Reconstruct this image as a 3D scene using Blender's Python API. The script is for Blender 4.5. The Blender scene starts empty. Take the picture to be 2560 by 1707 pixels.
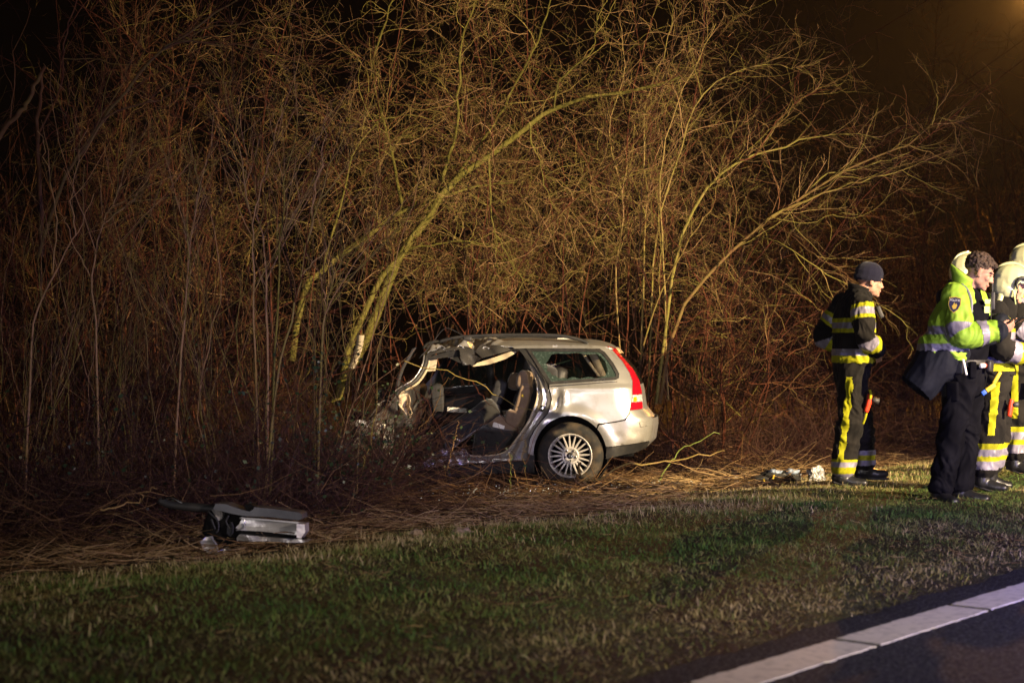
import bpy, bmesh, math, random
import numpy as np
from mathutils import Vector, Matrix, Euler
from mathutils.geometry import delaunay_2d_cdt

S = bpy.context.scene
COL = S.collection
R = math.radians
rng = np.random.default_rng(7)
random.seed(7)

# ------------------------------------------------------------------ camera
FPX, HZ = 4978.0, 853.5            # focal length in photo pixels, horizon row
CAMZ = 1.15
cd = bpy.data.cameras.new('camera')
cam = bpy.data.objects.new('camera', cd); COL.objects.link(cam)
cam.location = (0, 0, CAMZ); cam.rotation_euler = (R(90), 0, 0)
cd.sensor_width = 36.0; cd.lens = 36.0 * FPX / 2560.0
cd.clip_start = 0.1; cd.clip_end = 800
cd.dof.use_dof = True; cd.dof.focus_distance = 17.2; cd.dof.aperture_fstop = 3.0
S.camera = cam

# ------------------------------------------------------------------ night sky
W = bpy.data.worlds.new('World'); S.world = W; W.use_nodes = True
wn = W.node_tree; wn.nodes.clear()
sky = wn.nodes.new('ShaderNodeTexSky'); sky.sky_type = 'NISHITA'; sky.sun_disc = False
sky.sun_elevation = R(-6.0); sky.sun_rotation = R(150)
bg = wn.nodes.new('ShaderNodeBackground'); bg.inputs['Strength'].default_value = 0.05
wo = wn.nodes.new('ShaderNodeOutputWorld')
wn.links.new(sky.outputs[0], bg.inputs[0]); wn.links.new(bg.outputs[0], wo.inputs[0])

# ------------------------------------------------------------------ lamps of the place and added fill spots (all outside the frame)
def lamp(name, typ, loc, energy, color, target=None, size=0.3, spot=None, blend=0.3):
    l = bpy.data.lights.new(name, typ); l.energy = energy; l.color = color
    if typ in ('POINT', 'SPOT'): l.shadow_soft_size = size
    o = bpy.data.objects.new(name, l); COL.objects.link(o); o.location = loc
    if typ == 'SPOT': l.spot_size = R(spot); l.spot_blend = blend
    if target is not None:
        o.rotation_euler = (Vector(target) - Vector(loc)).to_track_quat('-Z', 'Y').to_euler()
    return o
FLOOD = (13.6, 5.2, 5.0)
FLOOD_AIM = (2.2, 18.6, 0.6)
fl0 = lamp('floodlight', 'SPOT', FLOOD, 57000, (1.0, 0.76, 0.43), FLOOD_AIM, 0.04, 54, 1.0); fl0.scale = (0.43, 1.0, 1.0)
lamp('white_fill', 'SPOT', (-2.6, -7.0, 1.1), 3800, (1.0, 0.93, 0.92), (1.2, 19.0, 0.5), 0.12, 22, 1.0)  # unseen white fill added from behind the camera for car and crew
lamp('foreground_fill', 'SPOT', (7.0, 3.6, 2.6), 3000, (1.0, 0.84, 0.72), (2.6, 10.4, -0.1), 0.25, 78, 1.0)  # unseen fill added for the near grass and road line
lamp('crew_fill', 'SPOT', (7.8, 5.4, 2.6), 220, (0.92, 0.92, 1.0), (3.0, 15.2, 1.25), 0.15, 22, 0.8)  # unseen white spot added to whiten the light on the crew
lamp('street_lamp_glow', 'POINT', (10.42, 40.0, 8.02), 12000, (1.0, 0.42, 0.08), size=0.10)
lamp('blue_beacon', 'POINT', (4.9, 9.4, 0.55), 420, (0.12, 0.12, 1.0), size=0.1)
lamp('blue_beacon', 'SPOT', (8.5, 9.0, 2.4), 1300, (0.40, 0.34, 1.0), (3.6, 15.2, 1.0), 0.12, 60, 0.5)

S.render.engine = 'CYCLES'
S.cycles.use_denoising = True
S.cycles.use_adaptive_sampling = True; S.cycles.adaptive_threshold = 0.02
S.cycles.max_bounces = 4; S.cycles.diffuse_bounces = 1; S.cycles.glossy_bounces = 2
S.cycles.transmission_bounces = 4; S.cycles.transparent_max_bounces = 6; S.cycles.volume_bounces = 0
S.cycles.sample_clamp_indirect = 4.0
S.cycles.caustics_reflective = False; S.cycles.caustics_refractive = False
vs = S.view_settings
vs.view_transform = 'Standard'; vs.look = 'None'; vs.exposure = 0.0; vs.gamma = 1.0; vs.use_curve_mapping = False

# ------------------------------------------------------------------ helpers
def px(x, y, D):                   # a place in the world measured off the photograph, D metres away
    return np.array([(x - 1280.0) / FPX * D, D, CAMZ - (y - HZ) / FPX * D])

def tag(o, label=None, cat=None, group=None, kind=None):
    if label: o['label'] = label
    if cat:
        o['category'] = cat
        if not kind: o['kind'] = 'thing'
    if group: o['group'] = group
    if kind: o['kind'] = kind
    return o

def empty(name, loc=(0, 0, 0), rot=(0, 0, 0), label=None, cat=None, group=None):
    o = bpy.data.objects.new(name, None); COL.objects.link(o)
    o.location = loc; o.rotation_euler = rot; o.empty_display_size = 0.2
    return tag(o, label, cat, group)

def link(name, me, mat=None, parent=None, smooth=True):
    o = bpy.data.objects.new(name, me); COL.objects.link(o)
    if mat is not None:
        for m in (mat if isinstance(mat, (list, tuple)) else [mat]): me.materials.append(m)
    if parent is not None: o.parent = parent
    if smooth: me.polygons.foreach_set('use_smooth', np.ones(len(me.polygons), bool))
    return o

def mesh_np(name, V, F, attrs=None):
    """V (n,3), F (m,k) one face size, attrs {name: per-vertex floats}"""
    V = np.asarray(V, np.float32); F = np.asarray(F, np.int32)
    me = bpy.data.meshes.new(name)
    m, k = F.shape
    me.vertices.add(len(V)); me.vertices.foreach_set('co', V.ravel())
    me.loops.add(m * k); me.loops.foreach_set('vertex_index', F.ravel())
    me.polygons.add(m); me.polygons.foreach_set('loop_start', np.arange(0, m * k, k, dtype=np.int32))
    me.polygons.foreach_set('loop_total', np.full(m, k, np.int32))
    for n, a in (attrs or {}).items():
        at = me.attributes.new(n, 'FLOAT', 'POINT'); at.data.foreach_set('value', np.asarray(a, np.float32).ravel())
    me.update(calc_edges=True); me.validate()
    return me

def pymesh(name, V, F):
    me = bpy.data.meshes.new(name); me.from_pydata([tuple(map(float, v)) for v in V], [], [tuple(map(int, f)) for f in F]); me.update()
    return me

# ---- materials
def mat(name, base, rough=0.6, metal=0.0, spec=0.5, noise=None, bump=None, coat=0.0, sheen=0.0, alpha=None, trans=0.0, emit=None):
    """noise=(scale, colour2, lo, hi[, detail]); bump=(scale, strength, distance)"""
    m = bpy.data.materials.new(name); m.use_nodes = True; nt = m.node_tree; b = nt.nodes['Principled BSDF']
    b.inputs['Base Color'].default_value = (*base, 1); b.inputs['Roughness'].default_value = rough
    b.inputs['Metallic'].default_value = metal; b.inputs['Specular IOR Level'].default_value = spec
    b.inputs['Coat Weight'].default_value = coat; b.inputs['Sheen Weight'].default_value = sheen
    b.inputs['Transmission Weight'].default_value = trans
    if alpha is not None: b.inputs['Alpha'].default_value = alpha
    if emit: b.inputs['Emission Color'].default_value = (*emit[0], 1); b.inputs['Emission Strength'].default_value = emit[1]
    tc = nt.nodes.new('ShaderNodeTexCoord')
    if noise:
        n = nt.nodes.new('ShaderNodeTexNoise'); n.inputs['Scale'].default_value = noise[0]; n.inputs['Detail'].default_value = noise[4] if len(noise) > 4 else 5
        nt.links.new(tc.outputs['Object'], n.inputs['Vector'])
        r = nt.nodes.new('ShaderNodeValToRGB'); r.color_ramp.elements[0].position = noise[2]; r.color_ramp.elements[1].position = noise[3]
        r.color_ramp.elements[0].color = (*base, 1); r.color_ramp.elements[1].color = (*noise[1], 1)
        nt.links.new(n.outputs['Fac'], r.inputs['Fac']); nt.links.new(r.outputs['Color'], b.inputs['Base Color'])
    if bump:
        n2 = nt.nodes.new('ShaderNodeTexNoise'); n2.inputs['Scale'].default_value = bump[0]; n2.inputs['Detail'].default_value = 4
        nt.links.new(tc.outputs['Object'], n2.inputs['Vector'])
        bp = nt.nodes.new('ShaderNodeBump'); bp.inputs['Strength'].default_value = bump[1]; bp.inputs['Distance'].default_value = bump[2]
        nt.links.new(n2.outputs['Fac'], bp.inputs['Height']); nt.links.new(bp.outputs['Normal'], b.inputs['Normal'])
    return m

def mat_tint(name, stops, rough=0.8, spec=0.2, noise=0.0, scale=30.0, bump=None):
    """colour ramp driven by the per-piece attribute 'tint' (each twig or blade keeps its own colour)"""
    m = bpy.data.materials.new(name); m.use_nodes = True; nt = m.node_tree; b = nt.nodes['Principled BSDF']
    b.inputs['Roughness'].default_value = rough; b.inputs['Specular IOR Level'].default_value = spec
    a = nt.nodes.new('ShaderNodeAttribute'); a.attribute_name = 'tint'
    r = nt.nodes.new('ShaderNodeValToRGB')
    while len(r.color_ramp.elements) < len(stops): r.color_ramp.elements.new(0.5)
    for e, (p, c) in zip(r.color_ramp.elements, stops): e.position = p; e.color = (*c, 1)
    fac = a.outputs['Fac']
    if noise:
        tc = nt.nodes.new('ShaderNodeTexCoord')
        n = nt.nodes.new('ShaderNodeTexNoise'); n.inputs['Scale'].default_value = scale; n.inputs['Detail'].default_value = 3
        nt.links.new(tc.outputs['Object'], n.inputs['Vector'])
        ma = nt.nodes.new('ShaderNodeMath'); ma.operation = 'MULTIPLY_ADD'; ma.inputs[1].default_value = noise; ma.inputs[2].default_value = -noise / 2
        ad = nt.nodes.new('ShaderNodeMath'); ad.operation = 'ADD'
        nt.links.new(n.outputs['Fac'], ma.inputs[0]); nt.links.new(ma.outputs[0], ad.inputs[0]); nt.links.new(a.outputs['Fac'], ad.inputs[1])
        fac = ad.outputs[0]
    nt.links.new(fac, r.inputs['Fac']); nt.links.new(r.outputs['Color'], b.inputs['Base Color'])
    if bump:
        tc2 = nt.nodes.new('ShaderNodeTexCoord'); n2 = nt.nodes.new('ShaderNodeTexNoise'); n2.inputs['Scale'].default_value = bump[0]; n2.inputs['Detail'].default_value = 5
        nt.links.new(tc2.outputs['Object'], n2.inputs['Vector']); bp = nt.nodes.new('ShaderNodeBump'); bp.inputs['Strength'].default_value = bump[1]; bp.inputs['Distance'].default_value = bump[2]
        nt.links.new(n2.outputs['Fac'], bp.inputs['Height']); nt.links.new(bp.outputs['Normal'], b.inputs['Normal'])
    return m

# ---- sweeps: many tubes at once
def norm(v): return v / np.maximum(np.linalg.norm(v, axis=-1, keepdims=True), 1e-9)

def tubes_np(P, Rd, sides=3, tint=None):
    """P (M,K,3) polylines, Rd (M,K) radii -> V, F(quads), tint per vertex"""
    M, K, _ = P.shape
    T = np.empty_like(P); T[:, 1:-1] = P[:, 2:] - P[:, :-2]; T[:, 0] = P[:, 1] - P[:, 0]; T[:, -1] = P[:, -1] - P[:, -2]
    T = norm(T)
    ref = np.where(np.abs(T[:, :1, 2:3]) > 0.85, np.array([1., 0, 0]), np.array([0., 0, 1])) * np.ones((M, K, 1))
    A = norm(np.cross(T, ref)); B = np.cross(T, A)
    an = np.arange(sides) * 2 * np.pi / sides
    V = P[:, :, None] + Rd[:, :, None, None] * (np.cos(an)[:, None] * A[:, :, None] + np.sin(an)[:, None] * B[:, :, None])
    idx = np.arange(M * K * sides).reshape(M, K, sides)
    a = idx[:, :-1]; b = idx[:, 1:]
    F = np.stack([a, np.roll(a, -1, 2), np.roll(b, -1, 2), b], -1).reshape(-1, 4)
    t = np.repeat(np.zeros(M) if tint is None else tint, K * sides)
    return V.reshape(-1, 3), F, t

class Bag:
    """collects quads of one object"""
    def __init__(self): self.V = []; self.F = []; self.T = []; self.n = 0
    def add(self, V, F, t=None):
        self.V.append(V); self.F.append(F + self.n); self.T.append(np.zeros(len(V)) if t is None else t); self.n += len(V)
    def tubes(self, P, Rd, sides=3, tint=None): self.add(*tubes_np(np.asarray(P, float), np.asarray(Rd, float), sides, tint))
    def mesh(self, name): return mesh_np(name, np.concatenate(self.V), np.concatenate(self.F), {'tint': np.concatenate(self.T)})

def resample(pts, K):
    """Catmull-Rom through control points, K samples"""
    p = np.asarray(pts, float); n = len(p)
    q = np.vstack([2 * p[0] - p[1], p, 2 * p[-1] - p[-2]])
    t = np.linspace(0, n - 1, K); i = np.minimum(t.astype(int), n - 2); f = (t - i)[:, None]
    a, b, c, d = q[i], q[i + 1], q[i + 2], q[i + 3]
    return 0.5 * (2 * b + (c - a) * f + (2 * a - 5 * b + 4 * c - d) * f ** 2 + (3 * b - a - 3 * c + d) * f ** 3)

def tube(name, pts, rad, material, parent=None, sides=8, K=None, cap=True, flat=None):
    """one swept tube; rad scalar or list per control point"""
    p = resample(pts, K or max(8, 4 * len(pts)))
    rr = np.interp(np.linspace(0, 1, len(p)), np.linspace(0, 1, np.size(rad) if np.size(rad) > 1 else 2), rad if np.size(rad) > 1 else [rad, rad])
    V, F, _ = tubes_np(p[None], rr[None], sides)
    F = [tuple(f) for f in F]
    if cap: F += [tuple(range(sides))[::-1], tuple(range(len(V) - sides, len(V)))]
    return link(name, pymesh(name, V, F), material, parent)

def box_mesh(name, sx, sy, sz, bev=0.01, seg=2):
    bm = bmesh.new(); bmesh.ops.create_cube(bm, size=1)
    for v in bm.verts: v.co.x *= sx; v.co.y *= sy; v.co.z *= sz
    if bev: bmesh.ops.bevel(bm, geom=bm.edges[:], offset=min(bev, 0.49 * min(sx, sy, sz)), segments=seg, affect='EDGES', profile=0.6)
    me = bpy.data.meshes.new(name); bm.to_mesh(me); bm.free(); return me

def boxo(name, c, s, material, parent=None, rot=(0, 0, 0), bev=0.01, seg=2):
    o = link(name, box_mesh(name, *s, bev, seg), material, parent); o.location = c; o.rotation_euler = rot; return o

def lathe(name, prof, material, parent=None, seg=48, axis='Y', loc=(0, 0, 0), rot=(0, 0, 0)):
    """prof list of (radius, height along the axis)"""
    p = np.asarray(prof, float); n = len(p); a = np.arange(seg) * 2 * np.pi / seg
    r = p[:, 0][:, None]; h = np.repeat(p[:, 1][:, None], seg, 1)
    X, Z = r * np.cos(a), r * np.sin(a)
    V = np.stack([X, h, Z] if axis == 'Y' else ([X, Z, h] if axis == 'Z' else [h, X, Z]), -1).reshape(-1, 3)
    i = np.arange(n * seg).reshape(n, seg); A = i[:-1]; B = i[1:]
    F = np.stack([A, np.roll(A, -1, 1), np.roll(B, -1, 1), B], -1).reshape(-1, 4)
    me = mesh_np(name, V, F); o = link(name, me, material, parent); o.location = loc; o.rotation_euler = rot
    bm = bmesh.new(); bm.from_mesh(me); bmesh.ops.remove_doubles(bm, verts=bm.verts, dist=1e-5); bmesh.ops.recalc_face_normals(bm, faces=bm.faces); bm.to_mesh(me); bm.free()
    me.polygons.foreach_set('use_smooth', np.ones(len(me.polygons), bool))
    return o

def dense(poly, step):
    out = []
    n = len(poly)
    for i in range(n):
        a = np.array(poly[i], float); b = np.array(poly[(i + 1) % n], float); k = max(1, int(np.linalg.norm(b - a) / step))
        for j in range(k): out.append(a + (b - a) * j / k)
    return out

def inside(P, poly):
    P = np.asarray(P); q = np.asarray(poly); x, y = P[:, 0], P[:, 1]; c = np.zeros(len(P), bool); j = len(q) - 1
    for i in range(len(q)):
        cond = ((q[i, 1] > y) != (q[j, 1] > y)) & (x < (q[j, 0] - q[i, 0]) * (y - q[i, 1]) / (q[j, 1] - q[i, 1] + 1e-12) + q[i, 0])
        c ^= cond; j = i
    return c

def sheet(outline, holes=(), step=0.04):
    """constrained triangulation of a flat outline with holes: pts (n,2), tris"""
    loops = [dense(outline, step)] + [dense(h, step) for h in holes]
    pts = [p for l in loops for p in l]
    edges = []; k = 0
    for l in loops:
        n = len(l); edges += [(k + i, k + (i + 1) % n) for i in range(n)]; k += n
    o = np.asarray(outline); lo = o.min(0); hi = o.max(0)
    gx, gy = np.meshgrid(np.arange(lo[0] + step / 2, hi[0], step), np.arange(lo[1] + step / 2, hi[1], step))
    g = np.stack([gx.ravel() + 0.25 * step * ((np.arange(gx.size) // gx.shape[1]) % 2), gy.ravel()], -1)
    if len(g):
        ok = inside(g, outline)
        for h in holes: ok &= ~inside(g, h)
        b = np.asarray(pts)
        g = g[ok]
        if len(g):
            dmin = np.min(((g[:, None] - b[None]) ** 2).sum(-1), 1); g = g[dmin > (0.5 * step) ** 2]
        pts = pts + list(g)
    v, e, f, *_ = delaunay_2d_cdt([Vector((float(p[0]), float(p[1]))) for p in pts], edges, [], 0, 1e-5)
    v = np.array([tuple(q) for q in v]); f = np.array([t for t in f if len(t) == 3])
    c = v[f].mean(1); ok = inside(c, outline)
    for h in holes: ok &= ~inside(c, h)
    f = f[ok]
    a = v[f]; ar = (a[:, 1, 0] - a[:, 0, 0]) * (a[:, 2, 1] - a[:, 0, 1]) - (a[:, 1, 1] - a[:, 0, 1]) * (a[:, 2, 0] - a[:, 0, 0])
    f[ar < 0] = f[ar < 0][:, ::-1]
    return v, f

def solid(V, F, th, dirv):
    """give a sheet real thickness along dirv (3,) or (n,3)"""
    V = np.asarray(V, float); n = len(V); B = V + np.asarray(dirv, float) * th
    ed = {}
    for t in F:
        for i in range(3):
            e = (t[i], t[(i + 1) % 3]); ed[e] = 1
    rim = [e for e in ed if (e[1], e[0]) not in ed]
    rv = sorted({i for e in rim for i in e}); k1 = {v: 2 * n + j for j, v in enumerate(rv)}; k2 = {v: 2 * n + len(rv) + j for j, v in enumerate(rv)}
    FF = [tuple(t) for t in F] + [tuple(np.asarray(t)[::-1] + n) for t in F] + [(k1[b], k1[a], k2[a], k2[b]) for a, b in rim]
    return np.vstack([V, B, V[rv], B[rv]]), FF

def copy_tree(o, parent=None):
    c = o.copy(); COL.objects.link(c); c.parent = parent
    for ch in list(o.children): copy_tree(ch, c)
    return c
# ================================================================== the ground, the road, the verge
T_ = np.array([0.552, 0.834]); N_ = np.array([0.834, -0.552]); P0 = np.array([0.458, 7.36])
def dist(x, y): return -((np.asarray(x) - P0[0]) * N_[0] + (np.asarray(y) - P0[1]) * N_[1])     # metres from the asphalt edge, positive into the verge
def along(x, y): return (np.asarray(x) - P0[0]) * T_[0] + (np.asarray(y) - P0[1]) * T_[1]
def wob(x, y, s=1.0):
    return (np.sin(x * 2.1 * s + 0.7) * np.sin(y * 1.7 * s + 1.3) + 0.6 * np.sin(x * 4.3 * s + y * 3.1 * s) + 0.4 * np.sin(7.7 * x * s - 6.1 * y * s + 2.0)) / 2.0
ZD = ([-200, -0.35, 0.0, 0.3, 1.0, 3.0, 4.6, 6.3, 8.0, 14, 400], [-0.105, -0.10, -0.088, -0.05, 0.0, 0.0, -0.15, -0.24, -0.29, -0.3, -0.3])
def gz(x, y):
    d = dist(x, y)
    return np.interp(d, *ZD) + 0.022 * wob(x, y) * np.clip((d - 0.15) / 0.6, 0, 1) * np.clip(60 - d, 0, 1)

def axis(lo, hi, fine_lo, fine_hi, fine, grow=1.25):
    a = list(np.arange(fine_lo, fine_hi, fine)); s = fine
    while a[-1] < hi: s *= grow; a.append(min(a[-1] + s, hi))
    s = fine
    while a[0] > lo: s *= grow; a.insert(0, max(a[0] - s, lo))
    return np.array(a)
gx = axis(-300, 300, -7, 9, 0.12); gy = axis(-60, 500, 5, 30, 0.12)
GX, GY = np.meshgrid(gx, gy); GZ = gz(GX, GY)
i = np.arange(GX.size).reshape(GX.shape)
GF = np.stack([i[:-1, :-1], i[:-1, 1:], i[1:, 1:], i[1:, :-1]], -1).reshape(-1, 4)
m_soil = mat('soil', (0.035, 0.022, 0.012), 0.95, spec=0.15, noise=(1.6, (0.05, 0.05, 0.018), 0.4, 0.62, 8), bump=(22, 0.9, 0.05))
tag(link('ground', mesh_np('ground', np.stack([GX, GY, GZ], -1).reshape(-1, 3), GF), m_soil), 'grass verge and soil falling away from the road', kind='structure')

# asphalt with a ragged edge, 4 mm and more above the soil beneath it
m_asph = mat('asphalt', (0.022, 0.021, 0.023), 0.95, spec=0.08, noise=(60, (0.13, 0.125, 0.125), 0.46, 0.75, 10), bump=(150, 0.9, 0.008))
ss = np.arange(-30, 60, 0.12); VV = []
for s in ss:
    e = 0.03 * math.sin(s * 5.1) + 0.02 * math.sin(s * 13.7 + 1) + 0.015 * math.sin(s * 31)
    for off in (e, -0.08, -0.5, -3.5, -11.0):
        p = P0 + T_ * s - N_ * off
        VV.append((p[0], p[1], -0.084 + (0.004 if off < 0 and off > -1 else 0) - (0.05 if off == e else 0) * 0 + 0.0))
k = 5; ii = np.arange(len(VV)).reshape(-1, k)
RF = np.stack([ii[:-1, :-1], ii[1:, :-1], ii[1:, 1:], ii[:-1, 1:]], -1).reshape(-1, 4)
VV = np.array(VV); VV[:, 2] = -0.08; VV[0::5, 2] = -0.089
road = tag(link('road', mesh_np('road', VV, RF), m_asph), 'dark grey asphalt road with a white edge line', kind='structure')
m_paint = mat('road_paint', (0.66, 0.60, 0.52), 0.85, spec=0.1, noise=(24, (0.36, 0.33, 0.30), 0.5, 0.78, 10), bump=(220, 0.35, 0.003))
# edge line: thermoplastic blocks with narrow joints between them
s0 = (np.array([0.694, 7.24]) - P0) @ T_
skew = np.array([0.13, -0.145]) / 0.195
blen = 1.215; rg0 = np.random.default_rng(3)
sA = (np.array([1.339, 8.23]) - P0) @ T_
for j in range(-2, 5):
    a = sA + j * (blen + 0.055); b = a + blen
    base = P0 + N_ * 0.262
    pts = [base + T_ * a, base + T_ * b, base + T_ * b + skew * 0.225, base + T_ * a + skew * 0.225]
    v, f = sheet(pts, step=0.03); v = v + rg0.normal(0, .0035, v.shape)
    V3 = np.column_stack([v, np.full(len(v), -0.0725)])
    VS, FS = solid(V3, f, 0.006, (0, 0, -1))
    o = link('edge_line_block', pymesh('edge_line_block', VS, FS), m_paint, road, smooth=False)

# ------------------------------------------------------------------ grass
rg = np.random.default_rng(11)
def boundary(x, y):                # how far into the verge the mown grass reaches
    s = along(x, y)
    return 3.95 + 0.4 * np.sin(s * 0.55 + 1.2) + 0.28 * np.sin(s * 1.9) + 0.2 * np.sin(s * 4.7 + 2) + 0.12 * np.sin(s * 11.3)
def blades(n, smin, smax, dmin, dmax, hmin, hmax, wd, keep, lean=0.5, tintf=None, short=False):
    s = rg.uniform(smin, smax, n); d = rg.uniform(dmin, dmax, n)
    P = P0 + s[:, None] * T_ - d[:, None] * N_
    x, y = P[:, 0], P[:, 1]
    q = keep(x, y, d) > rg.random(n); x, y, d = x[q], y[q], d[q]; n = len(x)
    h = rg.uniform(hmin, hmax, n) * (0.75 + 0.5 * (0.5 + 0.5 * wob(x, y, 1.5))) ; az = rg.uniform(0, 2 * np.pi, n); wz = rg.uniform(0, 2 * np.pi, n)
    ln = rg.uniform(0.15, 1.0, n) * lean
    base = np.stack([x, y, gz(x, y) - 0.005], -1)
    side = np.stack([np.cos(wz), np.sin(wz), 0 * wz], -1) * (wd * rg.uniform(0.6, 1.3, n))[:, None]
    ld = np.stack([np.cos(az), np.sin(az), 0 * az], -1)
    mid = base + ld * (h * ln * 0.4)[:, None] + np.array([0, 0, 1]) * (h * 0.6)[:, None]
    tip = base + ld * (h * ln * 1.15)[:, None] + np.array([0, 0, 1]) * (h * (1.0 - 0.35 * ln))[:, None]
    if short:
        V = np.stack([base - side, base + side, tip + side * 0.25, tip - side * 0.25], 1).reshape(-1, 3)
        return V, np.arange(n)[:, None] * 4 + np.array([0, 1, 2, 3]), np.repeat(tintf(x, y, d, n), 4)
    V = np.stack([base - side, base + side, mid + side * 0.75, mid - side * 0.75, tip + side * 0.12, tip - side * 0.12], 1).reshape(-1, 3)
    b = np.arange(n)[:, None] * 6
    F = np.concatenate([b + np.array([0, 1, 2, 3]), b + np.array([3, 2, 4, 5])], 0)
    t = tintf(x, y, d, n)
    return V, F, np.repeat(t, 6)
m_grass = mat_tint('grass_blades', [(0.0, (0.045, 0.115, 0.016)), (0.3, (0.11, 0.165, 0.03)), (0.55, (0.22, 0.20, 0.065)), (0.8, (0.34, 0.26, 0.12)), (1.0, (0.50, 0.39, 0.22))], 0.7, 0.3)
def gt(x, y, d, n):
    g = 0.20 + 0.20 * wob(x, y, 0.8) + 0.26 * wob(x, y, 2.4) + 0.22 * np.clip((d - 1.8) / .8, 0, 1)  # last term paints the lit strip: paler blades beyond the shade edge
    g = g + 0.35 * np.exp(-((d - boundary(x, y)) / 0.5) ** 2) + 0.5 * np.exp(-(d / 0.8) ** 2)
    return np.clip(g + rg.normal(0, 0.17, n), 0, 1)
bag = Bag()
kp = lambda x, y, d: np.clip((boundary(x, y) + 0.15 - d) / 0.4, 0, 1) * np.clip(d / 0.25 + 0.25 + 0.3 * wob(x, y, 2), 0, 1)
bag.add(*blades(260000, -6.5, 15, -0.02, 4.8, 0.012, 0.036, 0.0024, kp, 1.8, gt, True))
bag.add(*blades(46000, -6.5, 10, -0.02, 4.8, 0.022, 0.055, 0.0022, lambda x, y, d: kp(x, y, d) * np.clip(0.15 + 1.2 * wob(x, y, 2.3), 0, 1), 1.2, gt))
bag.add(*blades(22000, -3, 13, 1.6, 5.0, 0.03, 0.07, 0.0022, lambda x, y, d: np.exp(-((d - boundary(x, y) + 0.5) / 0.8) ** 2) * np.clip(.4 + wob(x, y, 3.3), 0.05, 1), 0.9, lambda x, y, d, n: np.clip(rg.normal(0.78, 0.16, n), 0, 1)))  # straw tufts near the grass edge, also brightening the lit strip
tag(link('grass', bag.mesh('grass'), m_grass), 'rough green and straw coloured grass of the verge', 'grass', kind='stuff')

# ------------------------------------------------------------------ dead stems and straw lying on the ground beyond the grass
def lying(n, xr, yr, keep, lmin, lmax, rmin, rmax, zlift, K=4, up=0.12, wig=0.25, sides=3, rg=rg, tint=(0, 1)):
    x = rg.uniform(*xr, n); y = rg.uniform(*yr, n)
    q = keep(x, y) > rg.random(n); x, y = x[q], y[q]; n = len(x)
    az = rg.uniform(0, 2 * np.pi, n); L = rg.uniform(lmin, lmax, n); el = rg.normal(0, up, n)
    d = np.stack([np.cos(az) * np.cos(el), np.sin(az) * np.cos(el), np.sin(el)], -1)
    P = np.empty((n, K, 3)); z0 = gz(x, y) + rg.random(n) ** 2 * zlift + 0.01
    P[:, 0] = np.stack([x, y, z0], -1)
    for k in range(1, K):
        d = norm(d + rg.normal(0, wig, (n, 3)) * np.array([1, 1, 0.6]))
        P[:, k] = P[:, k - 1] + d * (L / (K - 1))[:, None]
    zmin = gz(P[..., 0], P[..., 1]) + 0.006
    P[..., 2] = np.maximum(P[..., 2], zmin)
    r0 = rg.uniform(rmin, rmax, n)
    return P, r0[:, None] * np.linspace(1, 0.45, K)[None], rg.uniform(*tint, n)
m_dead = mat_tint('dead_stems', [(0.0, (0.045, 0.018, 0.011)), (0.35, (0.11, 0.055, 0.026)), (0.65, (0.20, 0.115, 0.05)), (1.0, (0.38, 0.26, 0.125))], 0.85, 0.15)
bag = Bag()
bz = lambda x, y: np.clip((dist(x, y) - boundary(x, y) + 0.1) / 0.35, 0, 1) * (dist(x, y) < 15)
strawy = lambda P: .5 * np.exp(-((dist(P[:, 0, 0], P[:, 0, 1]) - boundary(P[:, 0, 0], P[:, 0, 1]) - .7) / 1.3) ** 2)
P_, R_, t_ = lying(44000, (-6, 8), (8, 28), bz, 0.08, 0.30, 0.0018, 0.0036, 0.05, K=3); bag.tubes(P_, R_, 3, np.clip(t_ * .7 + strawy(P_), 0, 1))
P_, R_, t_ = lying(12000, (-6, 8), (8, 26), bz, 0.2, 0.6, 0.002, 0.0042, 0.10, K=4, up=0.2, wig=0.2); bag.tubes(P_, R_, 3, np.clip(t_ * .6 + strawy(P_), 0, 1))
# tangled thin bramble canes standing up to knee height beyond
bz2 = lambda x, y: np.clip((dist(x, y) - boundary(x, y) - 1.0) / 1.2, 0, 1) * np.clip(1 - np.exp(-(((x - 0.35) / 1.75) ** 6 + ((y - 18.9) / 2.3) ** 6)) * 1.6, 0, 1)
P_, R_, t_ = lying(13000, (-6, 9), (10, 26), bz2, 0.3, 1.0, 0.0018, 0.0038, 0.42, K=5, up=0.5, wig=0.32); bag.tubes(P_, R_, 3, t_ * 0.7)
P_, R_, t_ = lying(15000, (-5, 7), (7, 19), lambda x, y: (dist(x, y) > .05) * (dist(x, y) < 5) * np.clip(-.1 + .9 * wob(x, y, 1.7) + .7 * np.exp(-(dist(x, y) / .5) ** 2), 0.03, 1), 0.04, 0.12, 0.0012, 0.0024, 0.025, K=3); bag.tubes(P_, R_, 3, .35 + .6 * t_)
tag(link('dead_undergrowth', bag.mesh('dead_undergrowth'), m_dead), 'brown dead stems and straw matted over the ground', 'undergrowth', kind='stuff')
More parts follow.
